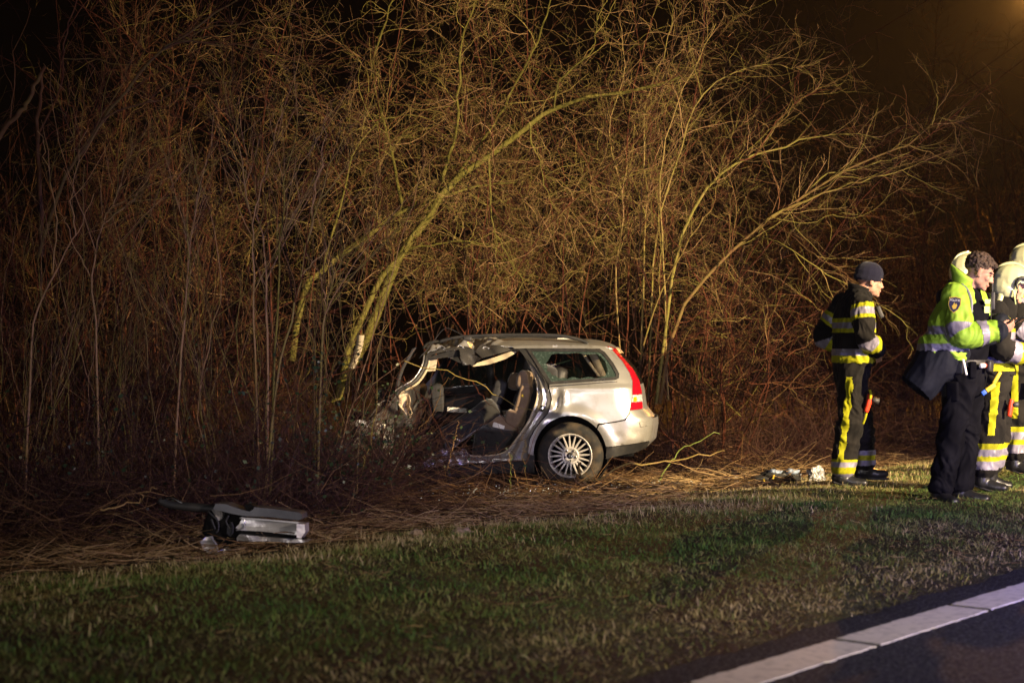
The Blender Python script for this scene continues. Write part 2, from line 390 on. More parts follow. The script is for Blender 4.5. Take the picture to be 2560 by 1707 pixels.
# ================================================================== bare trees, shrubs and brambles
rt = np.random.default_rng(23)
def plen(P): return np.linalg.norm(np.diff(P, axis=1), axis=2).sum(1)
def spawn(P, Rd, per_m, t0, ang, lmin, lmax, K, wig, up, rf=0.62, rl=0.0042, t1=1.0, shrink=0.55, rmin=0.0014, pull=None):
    """side shoots off every polyline of a batch"""
    M, Kp, _ = P.shape; L = plen(P)
    cnt = rt.poisson(per_m * L * (t1 - t0)); pi = np.repeat(np.arange(M), cnt); n = len(pi)
    t = rt.uniform(t0, t1, n) * (Kp - 1); i = np.minimum(t.astype(int), Kp - 2); f = (t - i)[:, None]
    A, B = P[pi, i], P[pi, i + 1]; pos = A + (B - A) * f; T = norm(B - A)
    rp = Rd[pi, i] * (1 - f[:, 0]) + Rd[pi, i + 1] * f[:, 0]
    q = norm(np.cross(T, norm(rt.normal(size=(n, 3))))); a = rt.normal(ang, ang * 0.3, n)[:, None]
    d = norm(T * np.cos(a) + q * np.sin(a))
    ln = rt.uniform(lmin, lmax, n) * (1 - shrink * t / (Kp - 1))
    C = np.empty((n, K, 3)); C[:, 0] = pos
    upv = np.array([0, 0, 1.0]) if pull is None else np.asarray(pull, float)
    for k in range(1, K):
        d = norm(d + rt.normal(0, wig, (n, 3)) + upv * up)
        C[:, k] = C[:, k - 1] + d * (ln / (K - 1))[:, None]
    r0 = np.maximum(np.minimum(rp * rf, ln * rl + 0.0012), rmin)
    return C, r0[:, None] * np.linspace(1, 0.35, K)[None] + 0.0004, pi

m_bark = mat_tint('bark', [(0.0, (0.016, 0.008, 0.006)), (0.22, (0.11, 0.032, 0.016)), (0.48, (0.13, 0.070, 0.030)), (0.72, (0.19, 0.165, 0.036)), (1.0, (0.33, 0.195, 0.095))], 0.85, 0.15, noise=0.4, scale=11, bump=(45, .7, .01))
m_moss = mat_tint('mossy_bark', [(0.0, (0.03, 0.022, 0.014)), (0.5, (0.095, 0.085, 0.018)), (1.0, (0.18, 0.15, 0.04))], 0.95, 0.05, noise=1.1, scale=8, bump=(28, 1.0, .03))

def limbs_of(lst, K=18):
    """lst of (control points, r0, r1)"""
    P = np.stack([resample(c, K) for c, a, b in lst]); P = P + rt.normal(0, 0.010, P.shape) * np.linspace(0.3, 1.5, K)[None, :, None]
    Rd = np.stack([np.linspace(a, b, K) for c, a, b in lst]) * (1 + rt.normal(0, 0.05, P.shape[:2]))
    return P, Rd

def tree(name, label, lst, cat='tree', group=None, tint=(0.55, 0.15), tw=(0.45, 0.2), d2=3.2, d3=6.5, d4=9.0, l2=(0.5, 1.5), l3=(0.18, 0.6), l4=(0.05, 0.2), up=0.03, wig=0.16,
         t0=0.25, ang=0.75, moss=False, parent_name='trunk', base=None, pull=None, sides=7):
    P, Rd = limbs_of(lst)
    loc = P[0, 0].copy() if base is None else np.array(base, float)
    bt = Bag(); bt.tubes(P - loc, Rd, sides, np.clip(rt.normal(tint[0], tint[1], len(P)), 0, 1))
    bc = Bag()
    tt = lambda n: np.clip(rt.normal(tw[0], tw[1], n), 0, 1)
    C2, R2, _ = spawn(P, Rd, d2, t0, ang, *l2, 8, wig, up, pull=pull); bc.tubes(C2 - loc, R2, 4, tt(len(C2)))
    C3a, R3a, _ = spawn(P, Rd, d3 * 0.5, t0, ang, *l3, 5, wig, up, pull=pull); C3, R3, _ = spawn(C2, R2, d3, 0.12, ang, *l3, 5, wig * 1.2, up, pull=pull)
    C3 = np.concatenate([C3, C3a]); R3 = np.concatenate([R3, R3a]); bc.tubes(C3 - loc, R3, 3, tt(len(C3)))
    C4, R4, _ = spawn(C3, R3, d4, 0.1, ang, *l4, 3, wig * 1.2, up); bc.tubes(C4 - loc, R4, 3, tt(len(C4)))
    e = empty(name, loc, label=label, cat=cat, group=group)
    link(parent_name, bt.mesh(parent_name), m_moss if moss else m_bark, e)
    link('crown', bc.mesh('crown'), m_bark, e)
    return e

PXL = lambda D, *pts: [px(x, y, D + (p[0] if p else 0)) for x, y, *p in pts]

# ---- the mossy tree leaning over the car
lst = [
 (PXL(20.6, (835, 1010), (893, 885), (918, 840), (978, 687), (1010, 623), (1077, 537), (1121, 471), (1221, 394, .1), (1324, 306, .2), (1385, 272, .2), (1481, 245, .2), (1604, 222), (1700, 190, -.2)), .062, .012),
 (PXL(20.4, (845, 1000), (870, 880), (889, 824), (950, 703), (1000, 640), (1040, 575), (1100, 500)), .045, .022),
 (PXL(20.9, (730, 900), (760, 730), (806, 674), (927, 582), (966, 553), (1007, 531), (1077, 499), (1180, 470), (1290, 455)), .040, .010),
 (PXL(20.8, (1077, 537), (1110, 430), (1140, 330), (1150, 200), (1160, 90), (1200, -20)), .034, .012),
 (PXL(21.0, (1007, 531), (990, 440), (960, 300), (930, 170), (960, 60), (1000, -40)), .030, .012),
 (PXL(21.2, (1121, 471), (1220, 330), (1270, 250), (1330, 130), (1370, 20), (1390, -50)), .028, .010),
 (PXL(20.2, (1324, 306), (1330, 360), (1350, 400), (1360, 460), (1400, 540)), .016, .005),
 (PXL(20.4, (806, 674), (850, 520), (880, 400), (930, 320), (1000, 290), (1080, 300)), .02, .006),
 (PXL(20.6, (1010, 623), (1100, 610), (1190, 605), (1260, 640), (1310, 700)), .018, .005),
 (PXL(20.1, (1221, 394), (1225, 470), (1230, 560), (1260, 620), (1300, 690), (1370, 730)), .015, .004),
 (PXL(20.3, (1385, 272), (1400, 200), (1480, 130), (1490, 60), (1520, -20)), .018, .006)]
lst = [(c, a_ * (1 if k < 3 else .62), b_ * (1 if k < 1 else .6)) for k, (c, a_, b_) in enumerate(lst)]
tree('leaning_tree', 'mossy bare tree leaning from behind the crashed car up to the right', lst, moss=True, tint=(0.6, 0.15), tw=(0.62, 0.16), d2=6.0, d3=8, d4=6, wig=0.30, up=-0.01, ang=0.95, sides=8)

# ---- the thin tree in the dark on the far side of the thicket
lst = [
 (PXL(18.6, (95, 640), (165, 436), (215, 370), (253, 302), (330, 205), (406, 126), (490, 70), (574, 15), (650, -50)), .034, .010),
 (PXL(18.6, (253, 302), (300, 275), (385, 258), (430, 232), (520, 205), (600, 215)), .018, .004),
 (PXL(18.5, (406, 126), (460, 105), (560, 112), (640, 120), (740, 150), (830, 190)), .014, .003),
 (PXL(18.7, (406, 126), (520, 72), (640, 55), (760, 20)), .012, .003),
 (PXL(18.4, (165, 436), (230, 330), (300, 220), (350, 100), (400, 0)), .012, .004)]
lst = [(c, a_ * .62, b_ * .7) for c, a_, b_ in lst]
tree('slender_tree', 'slender bare tree slanting up to the right at the dark upper left', lst, tint=(0.45, 0.1), tw=(0.35, 0.2), d2=4.5, l2=(.5, 1.6), d3=5, d4=4, wig=0.12, ang=0.6)
lst = [(PXL(18.2, (-70, 470), (0, 337), (46, 287), (69, 252), (100, 184)), .045, .03),
       (PXL(18.9, (105, 640), (100, 440), (92, 330), (100, 240), (112, 170)), .04, .025),
       (PXL(18.9, (100, 330), (150, 220), (158, 120), (190, 20), (200, -40)), .018, .008)]
lst = [(c, a_ * .6, b_ * .6) for c, a_, b_ in lst]
tree('broken_tree', 'snapped dark tree stump with splintered top at the picture edge', lst, tint=(0.3, 0.1), tw=(0.3, 0.15), d2=2.5, d3=4, d4=4)

# ---- pale saplings in front of the thicket, each its own plant
SAP = [
 ('tall pale sapling standing apart from the other saplings, above the torn door', 15.6, [((432, 1120), (448, 960), (462, 780), (474, 640), (488, 520), (520, 400), (535, 290)), ((488, 520), (510, 430), (560, 390), (600, 330)), ((500, 470), (480, 400), (455, 360))]),
 ('straight pale sapling, leftmost of the close bunch of four', 15.9, [((648, 1080), (640, 900), (636, 700), (630, 560), (612, 430), (585, 330), (560, 210)), ((630, 560), (660, 440), (690, 330), (715, 240)), ((612, 430), (560, 350), (520, 280))]),
 ('forked pale sapling, second in the bunch of four beside the bramble', 16.1, [((668, 1090), (668, 850), (664, 700), (652, 560), (640, 480), (610, 360), (600, 240)), ((664, 700), (690, 640), (700, 540))]),
 ('thick pale sapling, third in the bunch of four beside the bramble', 15.8, [((672, 1130), (688, 900), (698, 740), (703, 600), (712, 480), (725, 380), (760, 250)), ((712, 480), (760, 400), (800, 330), (840, 240)), ((703, 600), (740, 520), (780, 470))]),
 ('slanting pale sapling, rightmost of the bunch, leaning towards the car', 15.7, [((655, 1110), (692, 950), (725, 810), (752, 690), (775, 590), (800, 500), (830, 400), (880, 330)), ((752, 690), (800, 640), (860, 560)), ((775, 590), (790, 470), (810, 370), (815, 260)), ((800, 500), (850, 440), (900, 380))]),
 ('thin sapling in front of the leaning mossy trunk', 16.4, [((790, 960), (805, 850), (815, 770), (835, 700), (860, 640), (920, 590)), ((815, 770), (800, 690), (770, 640))]),
 ('thin red-brown sapling at the dark edge of the thicket', 15.4, [((60, 1050), (80, 850), (130, 700), (190, 590), (240, 480)), ((130, 700), (140, 560), (120, 430), (100, 330)), ((190, 590), (180, 480), (215, 330))]),
 ('thin crooked sapling between the dark tree and the tall sapling', 15.9, [((250, 1000), (240, 850), (230, 700), (260, 560), (300, 470), (330, 360)), ((230, 700), (180, 600), (150, 520)), ((260, 560), (330, 500), (380, 430), (430, 400))]),
]
for lab, D, br in SAP:
    lst = []
    for k, b in enumerate(br):
        lst.append((PXL(D, *b), .0115 if k == 0 else .0068, .0024))
    lst[0][0][0][2] = gz(lst[0][0][0][0], lst[0][0][0][1]) - 0.03
    tree('sapling', lab, lst, 'sapling', 'saplings in front of the thicket', tint=(0.9, 0.08), tw=(0.7, 0.3), d2=6.5, l2=(.4, 1.5), d3=3.6, l3=(.15, .6), d4=1.6, l4=(.04, .12), wig=0.08, up=0.06, t0=0.28, ang=0.5, parent_name='stem', sides=5)

# ---- the big arching shrub right of the car
lst = [
 (PXL(20.6, (1650, 1010), (1690, 800), (1770, 690), (1860, 600), (1928, 543), (1978, 517), (2004, 494), (2104, 432), (2211, 383), (2272, 364), (2303, 337), (2330, 314)), .034, .008),
 (PXL(20.2, (2330, 314), (2345, 253), (2337, 199)), .007, .003),
 (PXL(20.2, (2330, 314), (2349, 308), (2399, 312), (2437, 325)), .007, .002),
 (PXL(20.5, (1928, 543), (1978, 517), (2081, 475), (2169, 448), (2242, 429), (2311, 409), (2360, 413)), .020, .004),
 (PXL(20.3, (2272, 364), (2326, 383), (2399, 421), (2429, 459), (2448, 478)), .008, .002),
 (PXL(20.7, (2004, 494), (2060, 440), (2140, 425), (2230, 395), (2310, 372), (2390, 370)), .014, .003),
 (PXL(21.0, (1640, 1010), (1690, 640), (1760, 480), (1851, 402), (1951, 371), (2047, 341), (2138, 337), (2203, 348)), .030, .005),
 (PXL(20.9, (1851, 402), (1890, 386), (1939, 310), (1989, 260), (2035, 226), (2073, 150)), .014, .003),
 (PXL(20.9, (1989, 260), (2040, 225), (2110, 208), (2135, 195)), .008, .002),
 (PXL(21.2, (1620, 1000), (1640, 600), (1700, 380), (1740, 260), (1820, 190), (1920, 160), (1990, 170), (2050, 150)), .026, .004),
 (PXL(21.3, (1600, 1000), (1610, 650), (1615, 480), (1610, 300), (1650, 150), (1700, 30)), .026, .006),
 (PXL(21.0, (1670, 1000), (1660, 700), (1650, 450), (1680, 300), (1740, 160), (1790, 60)), .024, .005),
 (PXL(21.4, (1560, 1000), (1540, 700), (1560, 500), (1520, 330), (1560, 180), (1540, 40)), .022, .006),
 (PXL(19.6, (1858, 602, 1.0), (1900, 592, .6), (1960, 612, .2), (2020, 655), (2061, 681), (2123, 718), (2176, 749), (2219, 773), (2264, 814), (2272, 850), (2290, 881)), .016, .003),
 (PXL(19.7, (1915, 552, .88), (1980, 590, .3), (2041, 640), (2093, 670), (2133, 706)), .010, .004),
 (PXL(20.9, (1600, 900), (1640, 760), (1720, 600), (1780, 520), (1800, 430), (1830, 330)), .022, .005),
 (PXL(20.6, (1928, 543), (2010, 560), (2080, 540), (2160, 540), (2240, 480), (2310, 475)), .009, .002)]
lst = [(c, a_ * (.66 if k < 9 else .45), b_ * .6) for k, (c, a_, b_) in enumerate(lst)]
tree('arching_shrub', 'large bare shrub with long branches arching out over the firefighter in the beanie', lst, cat='shrub', moss=False, tint=(0.62, 0.15), tw=(0.66, 0.28), d2=6.2, l2=(.35, 1.3), d3=7, l3=(.14, .55), d4=6, l4=(.04, .14), wig=0.18, up=0.04, ang=0.65, t0=0.2, sides=6)

# ---- prototypes of many-stemmed shrubs, copied through the thicket
def proto(h, nst, spread, tw, seed_lean=0.0):
    lst = []
    for k in range(nst):
        az = rt.uniform(0, 2 * np.pi); sp = rt.uniform(0.05, spread); L = h * rt.uniform(0.7, 1.1)
        b = np.array([math.cos(az), math.sin(az), 0]) * rt.uniform(0.02, 0.3)
        d = np.array([math.cos(az) * sp + seed_lean, math.sin(az) * sp, 1.0]); d /= np.linalg.norm(d)
        side = norm(np.cross(d, rt.normal(size=3))) * rt.uniform(.08, .22) * L
        lst.append(([b - d * 0.1, b + d * L * 0.33 + side * 0.4, b + d * L * 0.66 + side, b + d * L + side * rt.uniform(-1, 2) + np.array([math.cos(az), math.sin(az), 0]) * L * sp * 0.4], rt.uniform(.006, .013), .0025))
    return lst
PROTO = []
for h, nst, sp, tw, ll, wg, an, pul, t0_ in ((5.4, 9, .5, .22, 0, .18, .7, .02, .3), (6.2, 8, .5, .35, .12, .18, .8, .0, .4), (5.4, 8, .7, .66, 0, .32, 1.05, -.02, .45), (6.8, 7, .55, .6, .2, .28, .95, -.01, .45), (2.4, 11, .9, .18, 0, .26, .9, .0, .25)):
    e = tree('bare_shrub', 'x', proto(h, nst, sp, tw, ll), 'shrub', None, tint=((.10 if tw > .5 else tw * .6), .12), tw=(tw, .32), d2=5.4, l2=(.4, 1.6), d3=8.0, l3=(.18, .75), d4=3.6, l4=(.06, .25), wig=wg, up=pul, ang=an, t0=t0_, parent_name='stem', base=(0, 0, 0), sides=5)  # near-black stems paint in the shade of the hollow behind the car
    PROTO.append(e)
# upright sucker shoots, the reddish stems at the edge of the thicket
def suckers():
    lst = []
    for k in range(13):
        b = np.array([rt.normal(0, .28), rt.normal(0, .22), -.06]); L = rt.uniform(1.8, 3.7); d = norm(np.array([rt.normal(.03, .16), rt.normal(0, .14), 1.0])); sd = norm(np.cross(d, rt.normal(size=3))) * L * rt.uniform(.02, .09)
        lst.append(([b, b + d * L * .33 + sd, b + d * L * .66 + sd * .3, b + d * L + sd * 1.6], rt.uniform(.005, .0095), .002))
    return lst
PROTO.append(tree('bare_shrub', 'x', suckers(), 'shrub', None, tint=(.8, .2), tw=(.6, .3), d2=3.4, l2=(.4, 1.3), d3=2.2, l3=(.15, .5), d4=1.5, l4=(.05, .15), wig=.07, up=.07, ang=.45, t0=.3, parent_name='stem', base=(0, 0, 0), sides=4))
PLACES = [  #
 (190, 16.9, 5, .4, 1.0, 'e'), (345, 16.6, 5, 2.1, .9, 'e'), (560, 16.8, 5, 4.0, 1.05, 'e'), (770, 17.2, 5, 5.3, 1.0, 'e'), (40, 16.4, 5, 1.2, .85, 'e'),
 # x on the photo, distance, prototype, turn, scale, region
 (20, 19.8, 0, 0.3, 1.0, 'a'), (240, 20.6, 1, 2.2, 1.0, 'a'), (400, 19.6, 4, 1.2, 1.2, 'a'), (520, 21.0, 0, 4.0, 1.05, 'a'), (660, 20.4, 2, 0.9, .95, 'a'), (330, 18.0, 4, 4.4, .9, 'a'), (120, 18.2, 4, 2.0, 1.0, 'a'), (640, 18.4, 4, 0.4, .8, 'a'), (420, 22.5, 1, 3.0, 1.0, 'a'),
 (860, 21.8, 2, 1.9, 1.1, 'b'), (1000, 22.2, 3, 0.2, .9, 'b'), (1180, 22.2, 2, 3.7, 1.1, 'b'), (1320, 21.9, 3, 0.8, .85, 'b'), (1460, 22.2, 2, 5.5, 1.1, 'b'), (1240, 22.6, 1, 2.0, 1.0, 'b'), (1120, 21.9, 3, 4.6, .85, 'b'), (1400, 22.5, 3, 2.6, .95, 'b'), (940, 22.0, 3, 5.6, .8, 'b'), (1540, 21.8, 2, 1.0, 1.0, 'b'),
 (1610, 22.3, 2, 2.4, 1.2, 'c'), (1730, 22.6, 2, 4.9, 1.1, 'c'), (1800, 21.6, 4, 0.6, 1.2, 'c'), (1900, 22.6, 4, 3.1, 1.2, 'c'), (1560, 23.4, 3, 1.2, 1.0, 'c'), (1680, 21.7, 2, .2, .8, 'c'),
 (2040, 25.6, 4, 1.3, 1.2, 'd'), (2150, 29.5, 0, 2.9, .95, 'd'), (2200, 26.4, 4, 4.2, 1.1, 'd'), (2270, 30.5, 1, 0.3, 1.0, 'd'), (2350, 27.2, 4, 2.3, 1.3, 'd'), (2430, 31.0, 0, 5.0, .95, 'd'), (2500, 28.8, 4, 3.6, 1.4, 'd'), (2560, 31.5, 1, 1.6, .95, 'd'), (2330, 33.0, 3, 2.1, 1.0, 'd')]
REG = {'e': ('clump of thin reddish upright shoots among the pale saplings', 'clumps of upright shoots'), 'a': ('bare thicket shrub in the dark behind the pale saplings', 'shrubs in the dark part of the thicket'),
       'b': ('bare thicket shrub behind the crashed car and mossy tree', 'shrubs behind the crashed car'),
       'c': ('bare thicket shrub among the stems of the arching shrub', 'shrubs right of the crashed car'),
       'd': ('dim bare shrub at the back, behind the firefighters and police officer', 'shrubs behind the emergency crew')}
used = set()
for x, D, k, rz, sc, rgn in PLACES:
    e = PROTO[k] if k not in used else copy_tree(PROTO[k]); used.add(k)
    p = px(x, 900, D); e.location = (p[0], D, gz(p[0], D) - 0.05); e.rotation_euler = (0, 0, rz); e.scale = (sc, sc, sc)
    e['label'], e['group'] = REG[rgn]

# ---- the deep thicket that reads as one mass
n = 2000
x = rt.uniform(-10, 13, n); y = rt.uniform(22.5, 38, n)
t_ = x / y; q = ((t_ > 0.14) & (y > 28)) | ((t_ < -.12) & (y < 30) & (rt.random(n) < .6)); x, y = x[q], y[q]; n = len(x)
P = np.empty((n, 7, 3)); P[:, 0] = np.stack([x, y, gz(x, y) - .02], -1); d = norm(np.stack([rt.normal(0, .16, n), rt.normal(0, .16, n), np.ones(n)], -1)); L = rt.uniform(1.6, 4.6, n)
for k in range(1, 7): d = norm(d + rt.normal(0, .09, (n, 3))); P[:, k] = P[:, k - 1] + d * (L / 6)[:, None]
Rd = rt.uniform(.006, .016, n)[:, None] * np.linspace(1, .3, 7)[None]
bag = Bag(); bag.tubes(P, Rd, 3, rt.uniform(0, .6, n))
C2, R2, _ = spawn(P, Rd, 3.0, .2, .6, .3, .9, 5, .14, .04); bag.tubes(C2, R2, 3, rt.uniform(0, .6, len(C2)))
C3, R3, _ = spawn(C2[::2], R2[::2], 3.0, .2, .6, .15, .4, 3, .14, .04); bag.tubes(C3, R3, 3, rt.uniform(0, .6, len(C3)))
tag(link('far_thicket', bag.mesh('far_thicket'), m_bark), 'dark mass of thin bare stems deep in the thicket', 'thicket', kind='stuff')

# ---- brambles: arching canes and small leaves, thickest against the front of the car
bag = Bag()
def canes(n, xr, Dr, hmax, lmin, lmax, rr=(.002, .0045)):
    xs = rt.uniform(*xr, n); Ds = rt.uniform(*Dr, n); X = (xs - 1280) / FPX * Ds; Y = Ds
    ok = dist(X, Y) > boundary(X, Y) + 0.5; X, Y = X[ok], Y[ok]; n = len(X)
    P = np.empty((n, 8, 3)); P[:, 0] = np.stack([X, Y, gz(X, Y)], -1); az = rt.uniform(0, 2 * np.pi, n); s = rt.uniform(.3, 1.2, n)
    d = norm(np.stack([np.cos(az) * s, np.sin(az) * s, np.ones(n) * rt.uniform(.5, 1.4, n)], -1)); L = rt.uniform(lmin, lmax, n)
    for k in range(1, 8): d = norm(d + rt.normal(0, .1, (n, 3)) + np.array([0, 0, -.13])); P[:, k] = P[:, k - 1] + d * (L / 7)[:, None]
    P[..., 2] = np.maximum(P[..., 2], gz(P[..., 0], P[..., 1]) + .01)
    return P, rt.uniform(*rr, n)[:, None] * np.linspace(1, .4, 8)[None]
sets = [canes(800, (-60, 900), (14.6, 18.0), 1, .6, 2.0), canes(950, (800, 985), (17.3, 18.7), 1, .5, 1.35, (.002, .004)), canes(500, (-60, 700), (14.0, 16.0), 1, .3, 1.0), canes(1900, (1640, 2560), (20.6, 24.5), 1, .5, 1.7, (.002, .004))]
leafsrc = []
for k, (P, Rd) in enumerate(sets):
    bag.tubes(P, Rd, 3, np.clip(rt.normal(.1 if k < 3 else .15, .12, len(P)), 0, 1))
    C, Rc, _ = spawn(P, Rd, 3.2, .15, .8, .12, .5, 4, .2, -.02); bag.tubes(C, Rc, 3, np.clip(rt.normal(.22, .2, len(C)), 0, 1))
    if k < 3: leafsrc.append((P, Rd)); leafsrc.append((C, Rc))
m_bram = mat_tint('bramble_cane', [(0.0, (0.05, 0.016, 0.012)), (0.4, (0.08, 0.04, 0.022)), (1.0, (0.18, 0.12, 0.055))], 0.7, 0.3)
tag(link('brambles', bag.mesh('brambles'), m_bram), 'tangled red brown bramble canes along the foot of the thicket', 'brambles', kind='stuff')
# leaves
V_ = []; F_ = []; t_ = []; nb = 0
def leaves_at(c, sz, tint):
    n = len(c)
    a = norm(rt.normal(size=(n, 3)) * np.array([1, 1, .7])); b = norm(np.cross(a, rt.normal(size=(n, 3)))); nn = np.cross(a, b)
    s = sz[:, None]
    pts = [c, c + a * s * .45 + b * s * .36 + nn * s * .08, c + a * s * .95, c + a * s * .45 - b * s * .36 + nn * s * .08]
    return np.stack(pts, 1).reshape(-1, 3), np.arange(n * 4).reshape(n, 4), np.repeat(tint, 4)
lb = Bag()
for P, Rd in leafsrc:
    pick = P[rt.random(len(P)) < .8]
    for rep in range(2):
        i = rt.integers(2, pick.shape[1], len(pick)); c = pick[np.arange(len(pick)), i] + rt.normal(0, .01, (len(pick), 3))
        zrel = c[:, 2] - gz(c[:, 0], c[:, 1]); pxx = c[:, 0] / c[:, 1] * FPX + 1280
        prob = np.clip(zrel / .35, 0, 1) * (0.16 + 0.84 * np.exp(-((pxx - 870) / 130) ** 2))
        c = c[rt.random(len(c)) < prob * .9]
        lb.add(*leaves_at(c, rt.uniform(.02, .048, len(c)), np.clip(rt.beta(1.2, 4.0, len(c)) * 1.15, 0, 1)))
m_leaf = mat_tint('bramble_leaf', [(0.0, (0.014, 0.035, 0.012)), (0.45, (0.035, 0.06, 0.02)), (0.7, (0.16, 0.17, 0.08)), (1.0, (0.42, 0.42, 0.26))], 0.5, 0.4)
tag(link('bramble_leaves', lb.mesh('bramble_leaves'), m_leaf, smooth=False), 'small dark green bramble leaves, some turned pale side out', 'leaves', kind='stuff')

# ---- single stems and canes that stand out
def cane(label, pts, D, r, tint=.5, nm='loose_branch', cat='branch', side=0, mt=None):
    P, Rd = limbs_of([(PXL(D, *pts), r, r * .45)], 20)
    loc = P[0, 0].copy(); b = Bag(); b.tubes(P - loc, Rd, 6, np.array([tint]))
    e = empty(nm, loc, label=label, cat=cat, group='loose branches by the wreck')
    link('stem', b.mesh('stem'), mt or m_bark, e)
    if side:
        C, Rc, _ = spawn(P, Rd, side, .15, .7, .06, .3, 4, .12, .02)
        for q in range(len(C)):
            b2 = Bag(); b2.tubes(C[q:q + 1] - loc, Rc[q:q + 1], 4, np.array([tint])); link('twig', b2.mesh('twig'), mt or m_bark, e)
m_greenstem = mat('green_stem', (0.16, 0.20, 0.035), 0.6)
cane('long yellow-brown cane hanging across the open side of the car', ((1010, 905), (1070, 921), (1103, 925), (1182, 953), (1247, 990), (1305, 1018), (1349, 1029)), 18.75, .0062, .8, side=1.5)
cane('reddish side shoot dropping from the cane inside the door opening', ((1182, 953), (1192, 975), (1211, 997), (1247, 1033), (1287, 1069), (1300, 1080)), 18.8, .0042, .15)
cane('dark red cane slanting across the front of the door opening', ((985, 945), (1020, 960), (1042, 975), (1070, 1010), (1090, 1060), (1120, 1110), (1140, 1160)), 18.6, .004, .1, side=2)
cane('forked cane rising in the middle of the door opening', ((1000, 1130), (1050, 1070), (1085, 1030), (1110, 960), (1135, 940)), 18.5, .004, .5, side=1.5)
cane('straight dry stalk leaning against the broken door pillar', ((1118, 1175), (1130, 1120), (1141, 1080), (1149, 1048)), 18.4, .004, .95)
cane('red cane leaning on the door sill', ((1085, 1225), (1060, 1160), (1040, 1110), (1030, 1060), (1024, 1020)), 18.3, .0045, .05, side=1)
cane('long fallen branch running from the rear wheel along the ground', ((1440, 1200), (1500, 1198), (1545, 1167), (1613, 1158), (1680, 1154), (1770, 1135), (1815, 1124)), 18.5, .011, .85, side=.6)
cane('curved green stem behind the rear bumper', ((1649, 1200), (1660, 1180), (1689, 1140), (1734, 1104), (1797, 1088)), 18.6, .007, .7, mt=m_greenstem)
cane('broken upright stake in front of the rear wheel', ((1437, 1236), (1442, 1200), (1448, 1175), (1452, 1156)), 18.25, .019, .5, nm='stake', cat='stake')
cane('bent dry stem looped against the rear tyre', ((1372, 1196), (1356, 1172), (1353, 1168), (1357, 1196), (1362, 1214)), 18.4, .004, .9)
cane('thin stalk crossing the wheel spokes', ((1424, 1262), (1410, 1200), (1401, 1165), (1400, 1110)), 18.2, .003, .6)
cane('pale dry branch beside the torn door', ((250, 1275), (310, 1262), (350, 1245), (385, 1215)), 12.3, .006, .9, side=1)
cane('dark weathered twig lying in the foreground grass', ((1225, 1495), (1195, 1520), (1170, 1532), (1150, 1560)), 9.9, .007, .05, side=2)
cane('long red bramble cane arching in front of the dark thicket', ((20, 1090), (110, 1045), (200, 1020), (270, 985), (320, 965), (370, 962)), 15.0, .006, .0, mt=m_bram)
cane('thin upright stem in front of the car sill', ((1330, 1260), (1316, 1190), (1308, 1130), (1307, 1090)), 18.1, .0028, .55)
cane('green blade-like stem leaning on the car sill', ((1275, 1265), (1278, 1190), (1280, 1130)), 18.15, .003, .7, mt=m_greenstem)
cane('dry straw leaning against the car sill', ((1308, 1255), (1283, 1170), (1265, 1130)), 18.12, .003, .95)
# ================================================================== the crashed estate car
m_silver = mat('silver_paint', (0.47, 0.46, 0.45), 0.33, 0.62, 0.5, noise=(3.0, (0.39, 0.375, 0.355), 0.4, 0.75, 6), bump=(6.0, 0.10, 0.02), coat=0.25)
def add_dirt(m, col=(0.10, 0.075, 0.05), top=0.62):
    """dried mud spray: noise blotches that thin out upwards"""
    nt = m.node_tree; b = nt.nodes['Principled BSDF']; src = b.inputs['Base Color'].links[0].from_socket
    tc = nt.nodes.new('ShaderNodeTexCoord'); sx = nt.nodes.new('ShaderNodeSeparateXYZ'); nt.links.new(tc.outputs['Object'], sx.inputs[0])
    n = nt.nodes.new('ShaderNodeTexNoise'); n.inputs['Scale'].default_value = 9; n.inputs['Detail'].default_value = 9; nt.links.new(tc.outputs['Object'], n.inputs['Vector'])
    mr = nt.nodes.new('ShaderNodeMapRange'); mr.inputs[1].default_value = 0.15; mr.inputs[2].default_value = top; mr.inputs[3].default_value = 0.42; mr.inputs[4].default_value = 0.0; nt.links.new(sx.outputs['Z'], mr.inputs[0])
    ad = nt.nodes.new('ShaderNodeMath'); ad.operation = 'ADD'; nt.links.new(n.outputs['Fac'], ad.inputs[0]); nt.links.new(mr.outputs[0], ad.inputs[1])
    rp = nt.nodes.new('ShaderNodeMapRange'); rp.inputs[1].default_value = 0.55; rp.inputs[2].default_value = 0.95; rp.inputs[4].default_value = 0.8; nt.links.new(ad.outputs[0], rp.inputs[0])
    mx = nt.nodes.new('ShaderNodeMix'); mx.data_type = 'RGBA'; nt.links.new(rp.outputs[0], mx.inputs[0]); nt.links.new(src, mx.inputs[6]); mx.inputs[7].default_value = (*col, 1)
    nt.links.new(mx.outputs[2], b.inputs['Base Color'])
    ro = nt.nodes.new('ShaderNodeMapRange'); ro.inputs[3].default_value = b.inputs['Roughness'].default_value; ro.inputs[4].default_value = 0.8; nt.links.new(rp.outputs[0], ro.inputs[0]); nt.links.new(ro.outputs[0], b.inputs['Roughness'])
add_dirt(m_silver)
m_crumple = mat('creased_paint', (0.44, 0.42, 0.40), 0.22, 0.9, 0.5, noise=(5, (0.30, 0.28, 0.26), .4, .7), bump=(12, .25, .02))
m_jamb = mat('bare_jamb', (0.55, 0.53, 0.52), 0.28, 0.75, 0.5, noise=(9.0, (0.40, 0.38, 0.36), 0.5, 0.8, 6), coat=0.2)
m_black = mat('black_plastic', (0.018, 0.018, 0.019), 0.55, spec=0.4, noise=(14, (0.035, 0.032, 0.03), 0.45, 0.7), bump=(60, 0.2, 0.003))
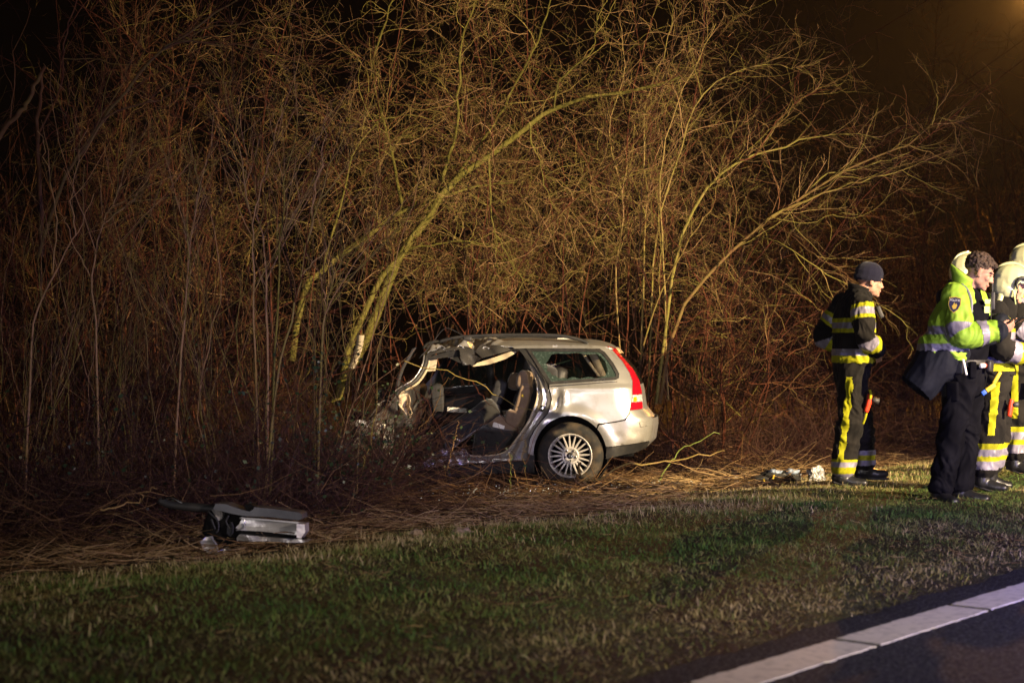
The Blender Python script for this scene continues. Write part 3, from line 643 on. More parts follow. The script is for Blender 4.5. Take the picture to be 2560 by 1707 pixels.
m_rubber = mat('tyre_rubber', (0.018, 0.017, 0.016), 0.8, spec=0.25, noise=(11, (0.075, 0.055, 0.035), 0.42, 0.72, 7), bump=(40, 0.35, 0.006))
m_alloy = mat('alloy', (0.46, 0.43, 0.40), 0.38, 0.3, 0.5, noise=(30, (0.26, 0.23, 0.20), 0.55, 0.8))
m_dark = mat('wheel_well', (0.006, 0.006, 0.006), 0.9, spec=0.1)
m_chrome = mat('chrome', (0.7, 0.7, 0.7), 0.15, 1.0)
m_redlens = mat('red_lens', (0.50, 0.006, 0.014), 0.10, spec=0.6, coat=1.0, noise=(40, (0.38, 0.004, 0.02), 0.45, 0.6))
m_clrlens = mat('clear_lens', (0.72, 0.70, 0.70), 0.12, spec=0.7, coat=1.0, noise=(60, (0.35, 0.34, 0.36), 0.4, 0.6))
m_amber = mat('amber_lens', (0.62, 0.30, 0.01), 0.15, coat=1.0)
m_glass = mat('window_glass', (0.012, 0.022, 0.018), 0.06, spec=0.6, alpha=0.55, coat=0.6)
m_crack = mat('shattered_glass', (0.035, 0.055, 0.048), 0.2, spec=0.5, alpha=0.7, noise=(60, (0.16, 0.22, 0.2), 0.55, 0.75, 9), bump=(90, 0.5, 0.006))
m_cloth = mat('seat_cloth', (0.02, 0.019, 0.019), 0.9, spec=0.15, sheen=0.25, noise=(7, (0.028, 0.027, 0.026), 0.4, 0.7), bump=(90, 0.35, 0.004))
m_grey = mat('grey_trim', (0.03, 0.03, 0.034), 0.75, spec=0.25, bump=(80, 0.3, 0.003))
m_beige = mat('beige_trim', (0.50, 0.42, 0.29), 0.8, spec=0.2, noise=(10, (0.40, 0.33, 0.22), 0.4, 0.7), bump=(18, 0.3, 0.01))
m_child = mat('beige_child_seat_cloth', (0.23, 0.16, 0.11), 0.9, spec=0.1, sheen=0.4, noise=(9, (0.17, 0.12, 0.08), 0.4, 0.7), bump=(60, 0.4, 0.005))
m_bag = mat('airbag_cloth', (0.62, 0.50, 0.38), 0.85, spec=0.15, noise=(12, (0.50, 0.39, 0.28), 0.4, 0.7), bump=(22, 0.6, 0.02))
m_white = mat('white_plastic', (0.74, 0.72, 0.68), 0.5)
m_yellow = mat('yellow_tag', (0.6, 0.42, 0.02), 0.6)

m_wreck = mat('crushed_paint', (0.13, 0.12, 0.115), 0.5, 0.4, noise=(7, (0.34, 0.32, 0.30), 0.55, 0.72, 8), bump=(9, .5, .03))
YAW = R(-4.5)
car = empty('crashed_car', (0.615, 19.88, -0.256), (0, 0, YAW), 'crumpled silver estate car with its side torn open, nose buried in the brambles', 'car')
KX = 262.0
def U(x): return (x - 1437.0) / KX
def Wz(y): return (1222.0 - y) / KX
def S2(*pts): return [(U(x), Wz(y)) for x, y in pts]
UM_W = [Wz(v) for v in (1150, 1131, 1104, 1066, 1047, 1022, 978, 950, 922, 891, 871, 862, 850)]
UM_U = [U(v) for v in (1600, 1612, 1640, 1646, 1645, 1624, 1618, 1611, 1596, 1567, 1551, 1540, 1520)]
def umax(w): return np.interp(w, UM_W, UM_U)
HWW = [0.0, 0.15, 0.3, 0.5, 0.66, 0.80, 0.92, 0.965, 0.985, 1.02, 1.2, 1.34, 1.40, 1.44, 1.47]
HWY = [0.70, 0.80, 0.845, 0.878, 0.886, 0.880, 0.868, 0.872, 0.845, 0.828, 0.752, 0.665, 0.60, 0.50, 0.3]
def hw(u, w):
    u = np.asarray(u, float); w = np.asarray(w, float)
    b = np.interp(w, HWW, HWY) - 0.05 * np.clip((u + 0.1) / 0.9, 0, 1) ** 2
    b = b + 0.016 * np.exp(-((np.hypot(u - 0.008, w - 0.317) - 0.41) / 0.05) ** 2) * (w < 0.9)
    e = umax(w) - u; rc = 0.30
    q = np.clip((rc - e) / rc, 0, 1)
    return b - rc * 0.9 * (1 - np.sqrt(np.maximum(1 - q ** 2.2, 0)))
def g2(u, w, cu, cw, su, sw, a): return a * np.exp(-((u - cu) / su) ** 2 - ((w - cw) / sw) ** 2)

def side_panel(name, poly, material, parent=None, inset=0.0, th=0.004, holes=(), step=0.03, dent=None, far=False, flat=False):
    v, f = sheet(poly, holes, step)
    u, w = v[:, 0], v[:, 1]
    ins = inset(u, w) if callable(inset) else inset
    y = -(hw(u, w) - ins)
    if dent is not None: y = y + dent(u, w)
    V = np.stack([u, y, w], -1)
    if far: V[:, 1] *= -1; f = f[:, ::-1]
    VS, FS = solid(V, f, th, (0, -1.0 if far else 1.0, 0))
    return link(name, pymesh(name, VS, FS), material, parent or car)

# ---- rear quarter panel
arch = [(1439 + 92 * math.cos(a), 1139 - 100 * math.sin(a)) for a in np.linspace(R(44), R(180), 26)]
q_front = [(1333, 1134), (1338, 1100), (1351, 1075), (1364, 1057), (1384, 1034), (1389, 1019), (1394, 998), (1389, 978)]
win = [(1387, 962), (1470, 956), (1553, 950), (1560, 945), (1561, 934), (1547, 909), (1524, 880), (1511, 872), (1420, 871), (1325, 871)]
quarter = [(1288, 866), (1340, 864), (1420, 863), (1500, 864), (1527, 866), (1540, 873), (1568, 904), (1586, 932), (1594, 953), (1595, 988), (1588, 1024), (1587, 1032), (1575, 1048), (1540, 1055), (1509, 1058)] + arch + q_front + [(1387, 970)] + win + [(1320, 871), (1296, 872)]
def qdent(u, w):
    d = g2(u, w, U(1406), Wz(1006), .035, .09, .045) + g2(u, w, U(1424), Wz(992), .03, .07, -.022) + g2(u, w, U(1392), Wz(1030), .04, .05, .03)
    d = d + g2(u, w, U(1450), Wz(1010), .10, .08, .012) + g2(u, w, U(1374), Wz(1062), .03, .06, -.012) + g2(u, w, U(1398), Wz(985), .02, .03, -.02)
    fold = np.exp(-((u - U(1410) - 0.35 * (w - Wz(1005))) / .016) ** 2) * np.exp(-((w - Wz(1008)) / .07) ** 2)
    return d + 0.03 * fold + 0.004 * np.sin(u * 21 + w * 17) * np.clip((U(1450) - u) / .2, 0, 1)
side_panel('quarter_panel', S2(*quarter), m_silver, dent=qdent, step=0.022)
# wheel well behind the arch
lathe('wheel_well', [(0.36, 0.0), (0.372, 0.02), (0.37, 0.30), (0.0, 0.31)], m_dark, car, 48, 'Y', (0.008, -0.82, 0.335))
# seam line strip between panel and bumper
tube('panel_gap', [(u, -(hw(u, w) + 0.001), w) for u, w in S2((1511, 1060), (1540, 1056), (1575, 1049), (1586, 1033))], 0.004, m_dark, car, 6)

# ---- rear bumper
bumper = [(1588, 1026), (1621, 1023), (1634, 1034), (1644, 1047), (1646, 1066), (1640, 1103), (1590, 1110), (1531, 1117)] + [(1439 + 92 * math.cos(a), 1139 - 100 * math.sin(a)) for a in np.linspace(R(14), R(42), 6)] + [(1512, 1062), (1541, 1058), (1577, 1051), (1589, 1034)]
side_panel('rear_bumper', S2(*bumper), m_silver, inset=-0.006, step=0.025, dent=lambda u, w: g2(u, w, U(1560), Wz(1090), .05, .03, .008) + g2(u, w, U(1600), Wz(1085), .04, .05, .006))
side_panel('bumper_skirt', S2((1530, 1119), (1590, 1112), (1639, 1105), (1628, 1124), (1607, 1132), (1560, 1140), (1528, 1148)), m_black, inset=0.012, step=0.03)
side_panel('bumper_strip', S2((1612, 1056), (1643, 1053), (1645, 1064), (1616, 1068)), m_silver, inset=-0.016, th=0.012, step=0.015)

# ---- tail light
tl = empty('tail_light'); tl.parent = car; tl['label'] = 'tall red tail light running up the rear pillar'
side_panel('upper_lens', S2((1528, 865), (1551, 871), (1566, 891), (1594, 922), (1610, 950), (1617, 978), (1618, 986), (1595, 987), (1595, 953), (1587, 932), (1569, 904), (1541, 873)), m_redlens, tl, inset=-0.010, th=0.012, step=0.018)
side_panel('reversing_lens', S2((1595, 988), (1618, 987), (1619, 1004), (1592, 1006)), m_clrlens, tl, inset=-0.010, th=0.012, step=0.012)
side_panel('indicator_lens', S2((1597, 993), (1605, 992), (1606, 1004), (1597, 1005)), m_amber, tl, inset=-0.013, th=0.005, step=0.012)
side_panel('lower_lens', S2((1592, 1007), (1619, 1005), (1620, 1022), (1589, 1025)), m_redlens, tl, inset=-0.010, th=0.012, step=0.014)

# ---- rear window, broken, in its black surround
wpoly = S2(*win)
def shrink(poly, d):
    p = np.array(poly); c = p.mean(0); out = []
    n = len(p)
    for i in range(n):
        a, b, c2 = p[i - 1], p[i], p[(i + 1) % n]
        n1 = norm(np.array([-(b - a)[1], (b - a)[0]])); n2 = norm(np.array([-(c2 - b)[1], (c2 - b)[0]]))
        nn = norm(n1 + n2); s = np.sign(((c - b) @ nn)); out.append(tuple(b + nn * d * s / max(0.5, abs(nn @ n1))))
    return out
side_panel('window_surround', [tuple(p) for p in wpoly], m_black, inset=0.010, holes=[shrink(wpoly, 0.030)], step=0.03)
z3 = lambda *p: [(1300 + .255 * a, 820 + .255 * b) for a, b in p]
hole = z3((330, 300), (350, 262), (420, 250), (500, 255), (600, 245), (700, 262), (800, 255), (850, 290), (885, 330), (900, 380), (912, 420), (885, 470), (800, 492), (720, 480), (640, 497), (560, 480), (520, 500), (470, 488), (430, 495), (400, 470), (360, 462), (340, 430), (310, 425), (318, 380), (298, 350))
side_panel('side_glass', shrink(wpoly, 0.022), m_crack, inset=0.020, th=0.004, holes=[S2(*hole)], step=0.02)
side_panel('pillar_trim', S2((1300, 869), (1322, 870), (1386, 963), (1384, 972), (1369, 950), (1350, 920)), m_black, inset=0.022, th=0.02, step=0.03)
# chrome line standing in for the highlight on the body shoulder below the glass
tube('shoulder_highlight', [(u, -(hw(u, w - .02) + 0.000), w) for u, w in S2((1389, 966), (1440, 962), (1500, 958), (1556, 954))], 0.0045, m_chrome, car, 6)

# ---- door opening: jamb, sill and torn-off pillar stump
inner = [(1311, 876), (1330, 905), (1352, 953), (1356, 982), (1351, 1011), (1331, 1058), (1298, 1105), (1280, 1127), (1258, 1138), (1225, 1142), (1193, 1143), (1180, 1138), (1172, 1127)]
outer = [(1320, 869), (1342, 899), (1370, 944), (1382, 966), (1392, 998), (1387, 1019), (1381, 1034), (1361, 1057), (1348, 1075), (1335, 1100), (1332, 1136), (1333, 1150)]
def dpoly(u, w, poly):
    p = np.array(poly); d = np.full(np.shape(u), 1e9); q = np.stack([u, w], -1)
    for a, b in zip(p[:-1], p[1:]):
        t = np.clip(((q - a) @ (b - a)) / ((b - a) @ (b - a)), 0, 1); d = np.minimum(d, np.linalg.norm(q - (a + t[..., None] * (b - a)), axis=-1))
    return d
si, so = S2(*inner), S2(*outer)
def jin(u, w):
    a = dpoly(u, w, si); b = dpoly(u, w, so); s = a / (a + b + 1e-6)
    return 0.085 - 0.055 * s + 0.020 * np.sin(s * 11.0)
jamb = inner + [(1165, 1145), (1160, 1164), (1250, 1156)] + outer[::-1] + [(1300, 868), (1288, 868), (1290, 872)]
side_panel('door_jamb', S2(*jamb), m_jamb, inset=jin, th=0.01, step=0.016, dent=lambda u, w: 0.005 * np.sin(u * 9 + w * 14))
tube('door_seal', [(u, -(hw(u, w) - 0.085), w) for u, w in S2(*[(1293, 870), (1306, 872)], *inner)], 0.009, m_beige, car, 6, K=60)
boxo('door_latch', (U(1369), -(hw(U(1369), Wz(1022)) - .03), Wz(1022)), (0.045, 0.03, 0.06), m_chrome, car, (0, R(25), 0), 0.006)
# sill
sill = [(1172, 1128), (1181, 1139), (1195, 1145), (1165, 1146), (1160, 1165), (1333, 1151), (1333, 1137)]
side_panel('sill_cover', S2((1349, 1137), (1348, 1182), (1260, 1186), (1150, 1196), (1050, 1208), (975, 1214), (968, 1190), (1000, 1184), (1120, 1172), (1250, 1160), (1333, 1152), (1334, 1138)), m_black, inset=0.006, th=0.03, step=0.05)
side_panel('sill', S2((1335, 1150), (1250, 1157), (1160, 1165), (1120, 1169), (1005, 1180), (950, 1188), (948, 1178), (999, 1168), (1058, 1160), (1090, 1140), (1108, 1128), (1118, 1122), (1128, 1130), (1150, 1128), (1160, 1133), (1168, 1146), (1195, 1150), (1250, 1146)), m_jamb, inset=lambda u, w: 0.03 + 0.02 * np.sin(w * 170 + u * 6), th=0.03, step=0.018, dent=lambda u, w: 0.018 * np.sin(u * 37) * np.clip((U(1200) - u) / .2, 0, 1) + 0.01 * np.sin(u * 71 + w * 50) * (u < U(1180)))
side_panel('pillar_stump', S2((1128, 1142), (1133, 1128), (1143, 1131), (1151, 1126), (1158, 1132), (1168, 1124), (1174, 1127), (1180, 1141), (1160, 1150)), m_jamb, inset=0.07, th=0.05, step=0.012, dent=lambda u, w: 0.02 * np.sin(u * 90) + 0.015 * np.sin(w * 120 + 2))
# seat belt hanging out over the sill
b0 = [(U(x), -(0.90 if y > 1150 else 0.80), Wz(y)) for x, y in ((1122, 1085), (1122, 1115), (1126, 1150), (1132, 1180), (1138, 1205))]
def strap(name, pts, wd, th, material, parent, wdir=(1, 0, 0)):
    p = resample(pts, 24); w_ = np.asarray(wdir, float); n_ = norm(np.cross(np.gradient(p, axis=0), w_))
    V = np.concatenate([p - w_ * wd / 2, p + w_ * wd / 2, p + w_ * wd / 2 + n_ * th, p - w_ * wd / 2 + n_ * th]); k = len(p)
    F = [(i + a * k, i + 1 + a * k, i + 1 + b * k, i + b * k) for i in range(k - 1) for a, b in ((0, 1), (1, 2), (2, 3), (3, 0))] + [(0, k, 2 * k, 3 * k), (k - 1, 4 * k - 1, 3 * k - 1, 2 * k - 1)]
    return link(name, pymesh(name, V, F), material, parent)
strap('seat_belt', b0, 0.048, 0.004, m_black, car)

# ---- roof, crushed towards the front
us = np.concatenate([np.linspace(U(1062), U(1260), 46), np.linspace(U(1266), U(1545), 22)]); ts = np.linspace(-1, 1, 41)
UU, TT = np.meshgrid(us, ts)
edge_y = np.interp(UU, [U(1062), U(1150), U(1290), U(1545)], [0.60, 0.62, 0.635, 0.56])
edge_w = np.interp(UU, [U(1062), U(1080), U(1157), U(1185), U(1212), U(1235), U(1290), U(1480), U(1527), U(1545)], [Wz(888), Wz(880), Wz(866), Wz(873), Wz(870), Wz(868), Wz(866), Wz(864), Wz(867), Wz(873)])
crown = np.interp(UU, [U(1062), U(1150), U(1290), U(1500), U(1545)], [0.05, 0.07, 0.085, 0.06, 0.03])
ZZ = edge_w + crown * (1 - np.abs(TT) ** 2.6)
cr = np.clip((U(1275) - UU) / 0.25, 0, 1) * np.clip((0.75 - TT) / 1.2, 0, 1)
ZZ = ZZ + cr * (0.03 * np.sin(UU * 19 + TT * 5) + 0.02 * np.sin(UU * 43 - TT * 11) + 0.012 * np.sin(TT * 23 + UU * 30)) - 0.05 * np.exp(-((UU - U(1190)) / .07) ** 2) * np.clip(-TT, 0, 1) + 0.03 * np.exp(-((UU - U(1217)) / .03) ** 2) * np.clip(-TT, 0, 1) ** 3
V = np.stack([UU, TT * edge_y, ZZ], -1).reshape(-1, 3)
ii = np.arange(UU.size).reshape(UU.shape); F = np.stack([ii[:-1, :-1], ii[:-1, 1:], ii[1:, 1:], ii[1:, :-1]], -1).reshape(-1, 4)
F3 = np.concatenate([F[:, [0, 1, 2]], F[:, [0, 2, 3]]])
VS, FS = solid(V, F3, 0.006, (0, 0, -1)); roof = link('roof', pymesh('roof', VS, FS), m_silver, car)
# side of the roof frame above the opening: front rail, torn flap, rear piece
def crumple(a, f1, f2, ph=0): return lambda u, w: a * (np.sin(u * f1 + w * f2 + ph) + 0.6 * np.sin(u * f2 * 0.8 - w * f1 * 0.6 + 1.7 * ph) + 0.3 * np.abs(np.sin(u * 22 + w * 29)))
side_panel('roof_side_rail', S2((1066, 892), (1076, 882), (1110, 873), (1157, 864), (1180, 868), (1196, 880), (1190, 893), (1172, 884), (1158, 874), (1120, 878), (1088, 887), (1074, 896)), m_crumple, inset=0.03, th=0.03, step=0.014, dent=crumple(0.010, 27, 31))
side_panel('rail_lower_lip', S2((1070, 897), (1090, 889), (1120, 880), (1156, 875), (1162, 884), (1158, 893), (1120, 894), (1085, 900)), m_black, inset=0.05, th=0.03, step=0.02)
side_panel('torn_roof_flap', S2((1156, 873), (1170, 876), (1186, 884), (1200, 890), (1212, 897), (1206, 903), (1198, 903), (1191, 917), (1186, 912), (1166, 914), (1160, 896)), m_crumple, inset=0.0, th=0.006, step=0.010, dent=crumple(0.022, 33, 26, .6))
side_panel('roof_side_fold', S2((1195, 880), (1204, 866), (1214, 858), (1222, 866), (1240, 862), (1292, 866), (1310, 872), (1306, 877), (1288, 876), (1250, 886), (1214, 896), (1207, 889)), m_crumple, inset=0.022, th=0.012, step=0.012, dent=crumple(0.016, 28, 22, 1.1))
# beige headlining hanging out
side_panel('headlining', S2((1188, 917), (1200, 908), (1240, 895), (1285, 879), (1302, 878), (1296, 884), (1270, 899), (1230, 912), (1194, 917)), m_beige, inset=0.10, th=0.02, step=0.015, dent=crumple(0.010, 30, 22))
side_panel('headlining', S2((1112, 889), (1130, 888), (1150, 893), (1158, 908), (1152, 907), (1138, 900)), m_beige, inset=0.13, th=0.02, step=0.015)
# A-pillar: dark seal, bright edge, beige trim
ap = [(1070, 890), (1068, 912), (1058, 935), (1043, 955), (1025, 966), (1005, 978), (998, 990)]
def apts(dy, dx=0, dyy=0): return [(U(x + dx), -(hw(U(x), min(Wz(y), 1.3)) - dy), Wz(y + dyy)) for x, y in ap]
tube('windscreen_pillar', apts(0.07), 0.024, m_black, car, 8)
tube('pillar_edge', apts(0.045, -5, -3), 0.0075, m_jamb, car, 6)
tube('pillar_cover', apts(0.10, 7, 4), 0.013, m_beige, car, 6)
side_panel('pillar_cover', S2((1077, 900), (1096, 899), (1093, 928), (1072, 930)), m_beige, inset=0.14, th=0.02, step=0.02)
strap('windscreen_trim', [(U(x), -0.80 + .1 * (1020 - y) / 150, Wz(y)) for x, y in ((1041, 870), (1026, 897), (1012, 922), (1004, 946), (999, 975), (996, 1010), (997, 1030))], 0.045, 0.006, m_grey, car, (0.9, 0.3, 0.3))
# rails on the roof
rr = [(1098, 854), (1130, 846), (1168, 841), (1266, 837), (1392, 838), (1443, 845), (1472, 854), (1480, 860)]
tube('roof_rail', [(U(x), -0.50, Wz(y)) for x, y in rr], 0.017, m_black, car, 8)
tube('roof_rail', [(U(x) , 0.54, Wz(y + 4)) for x, y in [(1022, 868), (1045, 852), (1110, 847)] + rr[2:]], 0.017, m_black, car, 8)
boxo('rail_foot', (U(1171), -0.50, Wz(846)), (0.09, 0.04, 0.05), m_black, car, (0, R(10), 0), 0.015)
boxo('roof_antenna', (U(1416), -0.15, Wz(848)), (0.16, 0.05, 0.028), m_white, car, (0, 0, 0), 0.013)
tube('torn_trim_wire', [(U(x), -0.62, Wz(y)) for x, y in ((1050, 896), (1058, 888), (1067, 879), (1090, 850), (1110, 825), (1124, 820), (1140, 826), (1168, 841))], [0.007, 0.007, 0.005, 0.004, 0.003, 0.003, 0.003, 0.003], m_grey, car, 6)

# ---- far side with its windows
far_out = S2((1000, 1190), (1340, 1160), (1350, 1139)) + S2(*arch[::-1]) + S2((1530, 1118), (1636, 1104), (1642, 1060), (1616, 1000), (1600, 950), (1560, 890), (1540, 868), (1290, 866), (1090, 880), (1040, 950), (1000, 990))
fw = [S2((1082, 892), (1195, 876), (1200, 968), (1048, 980), (1056, 945)), S2((1206, 875), (1300, 874), (1330, 905), (1352, 955), (1212, 967)), S2(*win[::-1])]
side_panel('far_side', far_out, m_silver, far=True, holes=fw, step=0.06)
for w_ in fw: side_panel('far_window', shrink(w_, -0.01), m_glass, far=True, inset=0.02, step=0.08)
far_lin = S2((1010, 1180), (1340, 1150), (1350, 960), (1212, 972), (1206, 970), (1048, 984), (1010, 995))
side_panel('far_door_lining', far_lin, m_grey, far=True, inset=0.06, th=0.03, step=0.06)
boxo('far_armrest', (U(1130), 0.74, Wz(1010)), (0.55, 0.09, 0.06), m_black, car, (0, R(4), 0), 0.02)
for a, b in (((1196, 872), (1206, 972)), ((1478, 878), (1508, 946)), ((1300, 876), (1352, 958))):
    p = [(U(a[0]), 0.60, Wz(a[1])), (U((a[0] + b[0]) / 2), 0.68, Wz((a[1] + b[1]) / 2)), (U(b[0]), 0.74, Wz(b[1]))]
    strap('far_pillar_trim', p, 0.075, 0.03, m_beige if a[0] > 1400 else m_black, car)
strap('far_pillar_trim', [(U(x), y_, Wz(z_)) for x, y_, z_ in ((1452, .58, 880), (1475, .66, 915), (1497, .72, 946))], 0.03, 0.02, m_beige, car)

# ---- tail: tailgate, window and bumper across the back
def rear_sheet(name, w0, w1, material, bulge=0.05, off=0.0, n=14):
    ws = np.linspace(w0, w1, n); tt = np.linspace(-1, 1, 25); WW, TT = np.meshgrid(ws, tt)
    um = umax(WW); yy = hw(um - 0.001, WW); V = np.stack([um + off - 0.002 + bulge * (1 - TT ** 2), TT * yy, WW], -1).reshape(-1, 3)
    ii = np.arange(WW.size).reshape(WW.shape); F = np.stack([ii[:-1, :-1], ii[1:, :-1], ii[1:, 1:], ii[:-1, 1:]], -1).reshape(-1, 4); F = np.concatenate([F[:, [0, 1, 2]], F[:, [0, 2, 3]]])
    VS, FS = solid(V, F, 0.006, (-1, 0, 0)); return link(name, pymesh(name, VS, FS), material, car)
rear_sheet('bumper_back', Wz(1128), Wz(1047), m_silver)
rear_sheet('tailgate', Wz(1046), Wz(962), m_silver, 0.03, -0.01)
rear_sheet('tailgate_window', Wz(961), Wz(884), m_glass, 0.03, -0.012)
rear_sheet('tailgate_spoiler', Wz(883), Wz(868), m_silver, 0.03, 0.0, 5)
# far tail light
V0 = [o for o in car.children if o.name.startswith('tail_light')][0]
boxo('floor_pan', (U(1260), 0, Wz(1180)), (1.65, 1.5, 0.05), m_dark, car, (0, R(1.5), 0), 0.01)
boxo('boot_floor', (U(1510), 0, Wz(1010)), (0.72, 1.40, 0.05), m_cloth, car, (0, 0, 0), 0.01)
boxo('underbody', (U(1500), 0.05, Wz(1120)), (0.75, 1.25, 0.20), m_dark, car, (0, 0, 0), 0.04)

# ---- seats
def cushion(name, c, s, material, parent, rot=(0, 0, 0), puff=0.35, lv=2):
    bm = bmesh.new(); bmesh.ops.create_cube(bm, size=1); bmesh.ops.subdivide_edges(bm, edges=bm.edges[:], cuts=3, use_grid_fill=True)
    for v in bm.verts:
        q = v.co.copy(); n_ = max(abs(q.x), abs(q.y), abs(q.z)); sp = q.normalized() * 0.62 if q.length else q
        v.co = q.lerp(sp, puff); v.co.x *= s[0]; v.co.y *= s[1]; v.co.z *= s[2]
    bmesh.ops.subdivide_edges(bm, edges=bm.edges[:], cuts=1, use_grid_fill=True, smooth=0.6)
    me = bpy.data.meshes.new(name); bm.to_mesh(me); bm.free()
    o = link(name, me, material, parent); o.location = c; o.rotation_euler = rot; return o
def at(x, y, yy): return (U(x), yy, Wz(y))
rs = empty('rear_bench'); rs.parent = car
cushion('seat_cushion', at(1252, 1108, 0.0), (0.42, 1.32, 0.21), m_cloth, rs, (0, R(4), 0), 0.18)
cushion('cushion_front', at(1240, 1132, 0.0), (0.36, 1.30, 0.14), m_cloth, rs, (0, R(2), 0), 0.2)
cushion('backrest', at(1352, 1010, 0.0), (0.16, 1.28, 0.70), m_cloth, rs, (0, R(16), 0), 0.2)
cushion('headrest', at(1320, 921, 0.15), (0.13, 0.28, 0.22), m_black, rs, (0, R(12), 0), 0.6)
cushion('headrest', at(1405, 948, -0.30), (0.13, 0.28, 0.20), m_black, rs, (0, R(12), 0), 0.6)
cs = empty('child_seat'); cs.parent = car; cs['label'] = 'padded beige child seat strapped to the rear bench'
cushion('back_cushion', at(1322, 1005, -0.42), (0.10, 0.34, 0.32), m_child, cs, (0, R(14), 0), 0.4)
cushion('side_wing', at(1318, 1004, -0.60), (0.13, 0.08, 0.31), m_child, cs, (0, R(16), 0), 0.55)
cushion('side_wing', at(1302, 1035, -0.27), (0.13, 0.08, 0.22), m_child, cs, (0, R(14), 0), 0.55)
cushion('head_wing', at(1322, 953, -0.56), (0.16, 0.09, 0.17), m_child, cs, (0, R(14), 0), 0.75)
cushion('head_wing', at(1287, 957, -0.22), (0.12, 0.08, 0.15), m_child, cs, (0, R(18), 0), 0.75)
cushion('seat_pad', at(1270, 1062, -0.42), (0.34, 0.40, 0.12), m_child, cs, (0, R(10), 0), 0.45)
cushion('thigh_wing', at(1298, 1050, -0.60), (0.20, 0.09, 0.15), m_child, cs, (0, R(12), 0), 0.6)
cushion('thigh_wing', at(1248, 1047, -0.25), (0.20, 0.09, 0.10), m_child, cs, (0, R(-4), 0), 0.6)
boxo('tag', at(1316, 991, -0.652), (0.018, 0.006, 0.022), m_yellow, cs, (0, 0, 0), 0.002)
boxo('paper', at(1255, 1066, -0.63), (0.115, 0.01, 0.06), m_white, cs, (R(-20), R(12), 0), 0.002)
fs = empty('driver_seat'); fs.parent = car; fs['label'] = 'dark cloth front seat thrown flat backwards'
cushion('backrest', at(1172, 1066, -0.40), (0.66, 0.46, 0.19), m_cloth, fs, (0, R(-33), 0), 0.22)
cushion('backrest_side', at(1156, 1078, -0.62), (0.50, 0.10, 0.17), m_cloth, fs, (0, R(-33), 0), 0.4)
cushion('headrest', at(1247, 985, -0.30), (0.12, 0.26, 0.24), m_grey, fs, (0, R(18), 0), 0.55)
cushion('seat_cushion', at(1060, 1118, -0.40), (0.48, 0.48, 0.17), m_cloth, fs, (0, R(-10), 0), 0.25)
boxo('recliner', at(1147, 1103, -0.66), (0.06, 0.03, 0.05), m_chrome, fs, (0, R(30), 0), 0.008)
ps = empty('passenger_seat'); ps.parent = car
cushion('backrest', at(1128, 1032, 0.36), (0.62, 0.46, 0.24), m_grey, ps, (0, R(-12), 0), 0.3)
cushion('side_bolster', at(1078, 1012, 0.10), (0.12, 0.12, 0.34), m_grey, ps, (0, R(-6), 0), 0.4)
cushion('seat_cushion', at(1070, 1085, 0.34), (0.46, 0.46, 0.16), m_cloth, ps, (0, R(-8), 0), 0.3)
bx = boxo('first_aid_box', at(1136, 1032, -0.15), (0.20, 0.10, 0.045), m_white, car, (0, R(4), 0), 0.006)
side_panel('airbag', S2((1000, 992), (1012, 985), (1024, 986), (1031, 995), (1034, 1006), (1031, 1018), (1038, 1033), (1034, 1047), (1023, 1040), (1010, 1022), (1000, 1010)), m_bag, inset=0.12, th=0.05, step=0.012, dent=lambda u, w: 0.035 * np.sin(u * 55 + 1) + 0.02 * np.sin(w * 40 + u * 30))
# ---- dashboard and crushed nose
cushion('dashboard', at(985, 1030, 0.1), (0.34, 1.35, 0.46), m_black, car, (0, R(-8), 0), 0.25)
cushion('footwell', at(1010, 1120, 0.0), (0.35, 1.3, 0.34), m_dark, car, (0, 0, 0), 0.1)
lathe('steering_wheel', [(0.185 + 0.016 * math.cos(a), 0.016 * math.sin(a)) for a in np.linspace(0, 2 * math.pi, 11)], m_black, car, 32, 'Y', at(1046, 1050, -0.36), (R(10), 0, R(65)))
lathe('crumpled_column', [(0.001, -.06), (0.03, -.05), (0.035, 0.0), (0.02, 0.05), (0.001, 0.055)], m_chrome, car, 10, 'Y', at(1034, 1078, -0.66), (0, 0, R(30)))
nose = lambda a, s: (lambda u, w: a * (np.sin(u * 17 + w * 9 + s) + 0.7 * np.sin(u * 8 - w * 21 + s) + 0.5 * np.abs(np.sin(w * 26 + u * 19))))
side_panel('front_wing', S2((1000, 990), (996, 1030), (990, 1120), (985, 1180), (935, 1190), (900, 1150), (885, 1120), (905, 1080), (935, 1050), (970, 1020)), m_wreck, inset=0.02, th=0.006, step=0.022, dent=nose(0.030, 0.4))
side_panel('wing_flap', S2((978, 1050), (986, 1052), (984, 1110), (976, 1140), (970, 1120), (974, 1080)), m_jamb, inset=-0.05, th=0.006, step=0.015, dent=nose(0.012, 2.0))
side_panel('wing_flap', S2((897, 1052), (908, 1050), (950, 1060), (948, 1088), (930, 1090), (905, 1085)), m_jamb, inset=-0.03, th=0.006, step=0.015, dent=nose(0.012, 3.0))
us = np.linspace(U(870), U(1005), 30); ts = np.linspace(-0.8, 0.8, 30); UU, TT = np.meshgrid(us, ts)
ZZ = np.interp(UU, [U(870), U(940), U(1005)], [Wz(1075), Wz(1030), Wz(1000)]) + 0.03 * np.sin(UU * 15 + TT * 4) + 0.02 * np.sin(UU * 26 - TT * 6) + 0.015 * np.sin(TT * 13)
V = np.stack([UU, TT, ZZ], -1).reshape(-1, 3); ii = np.arange(UU.size).reshape(UU.shape); F = np.stack([ii[:-1, :-1], ii[:-1, 1:], ii[1:, 1:], ii[1:, :-1]], -1).reshape(-1, 4); F = np.concatenate([F[:, [0, 1, 2]], F[:, [0, 2, 3]]])
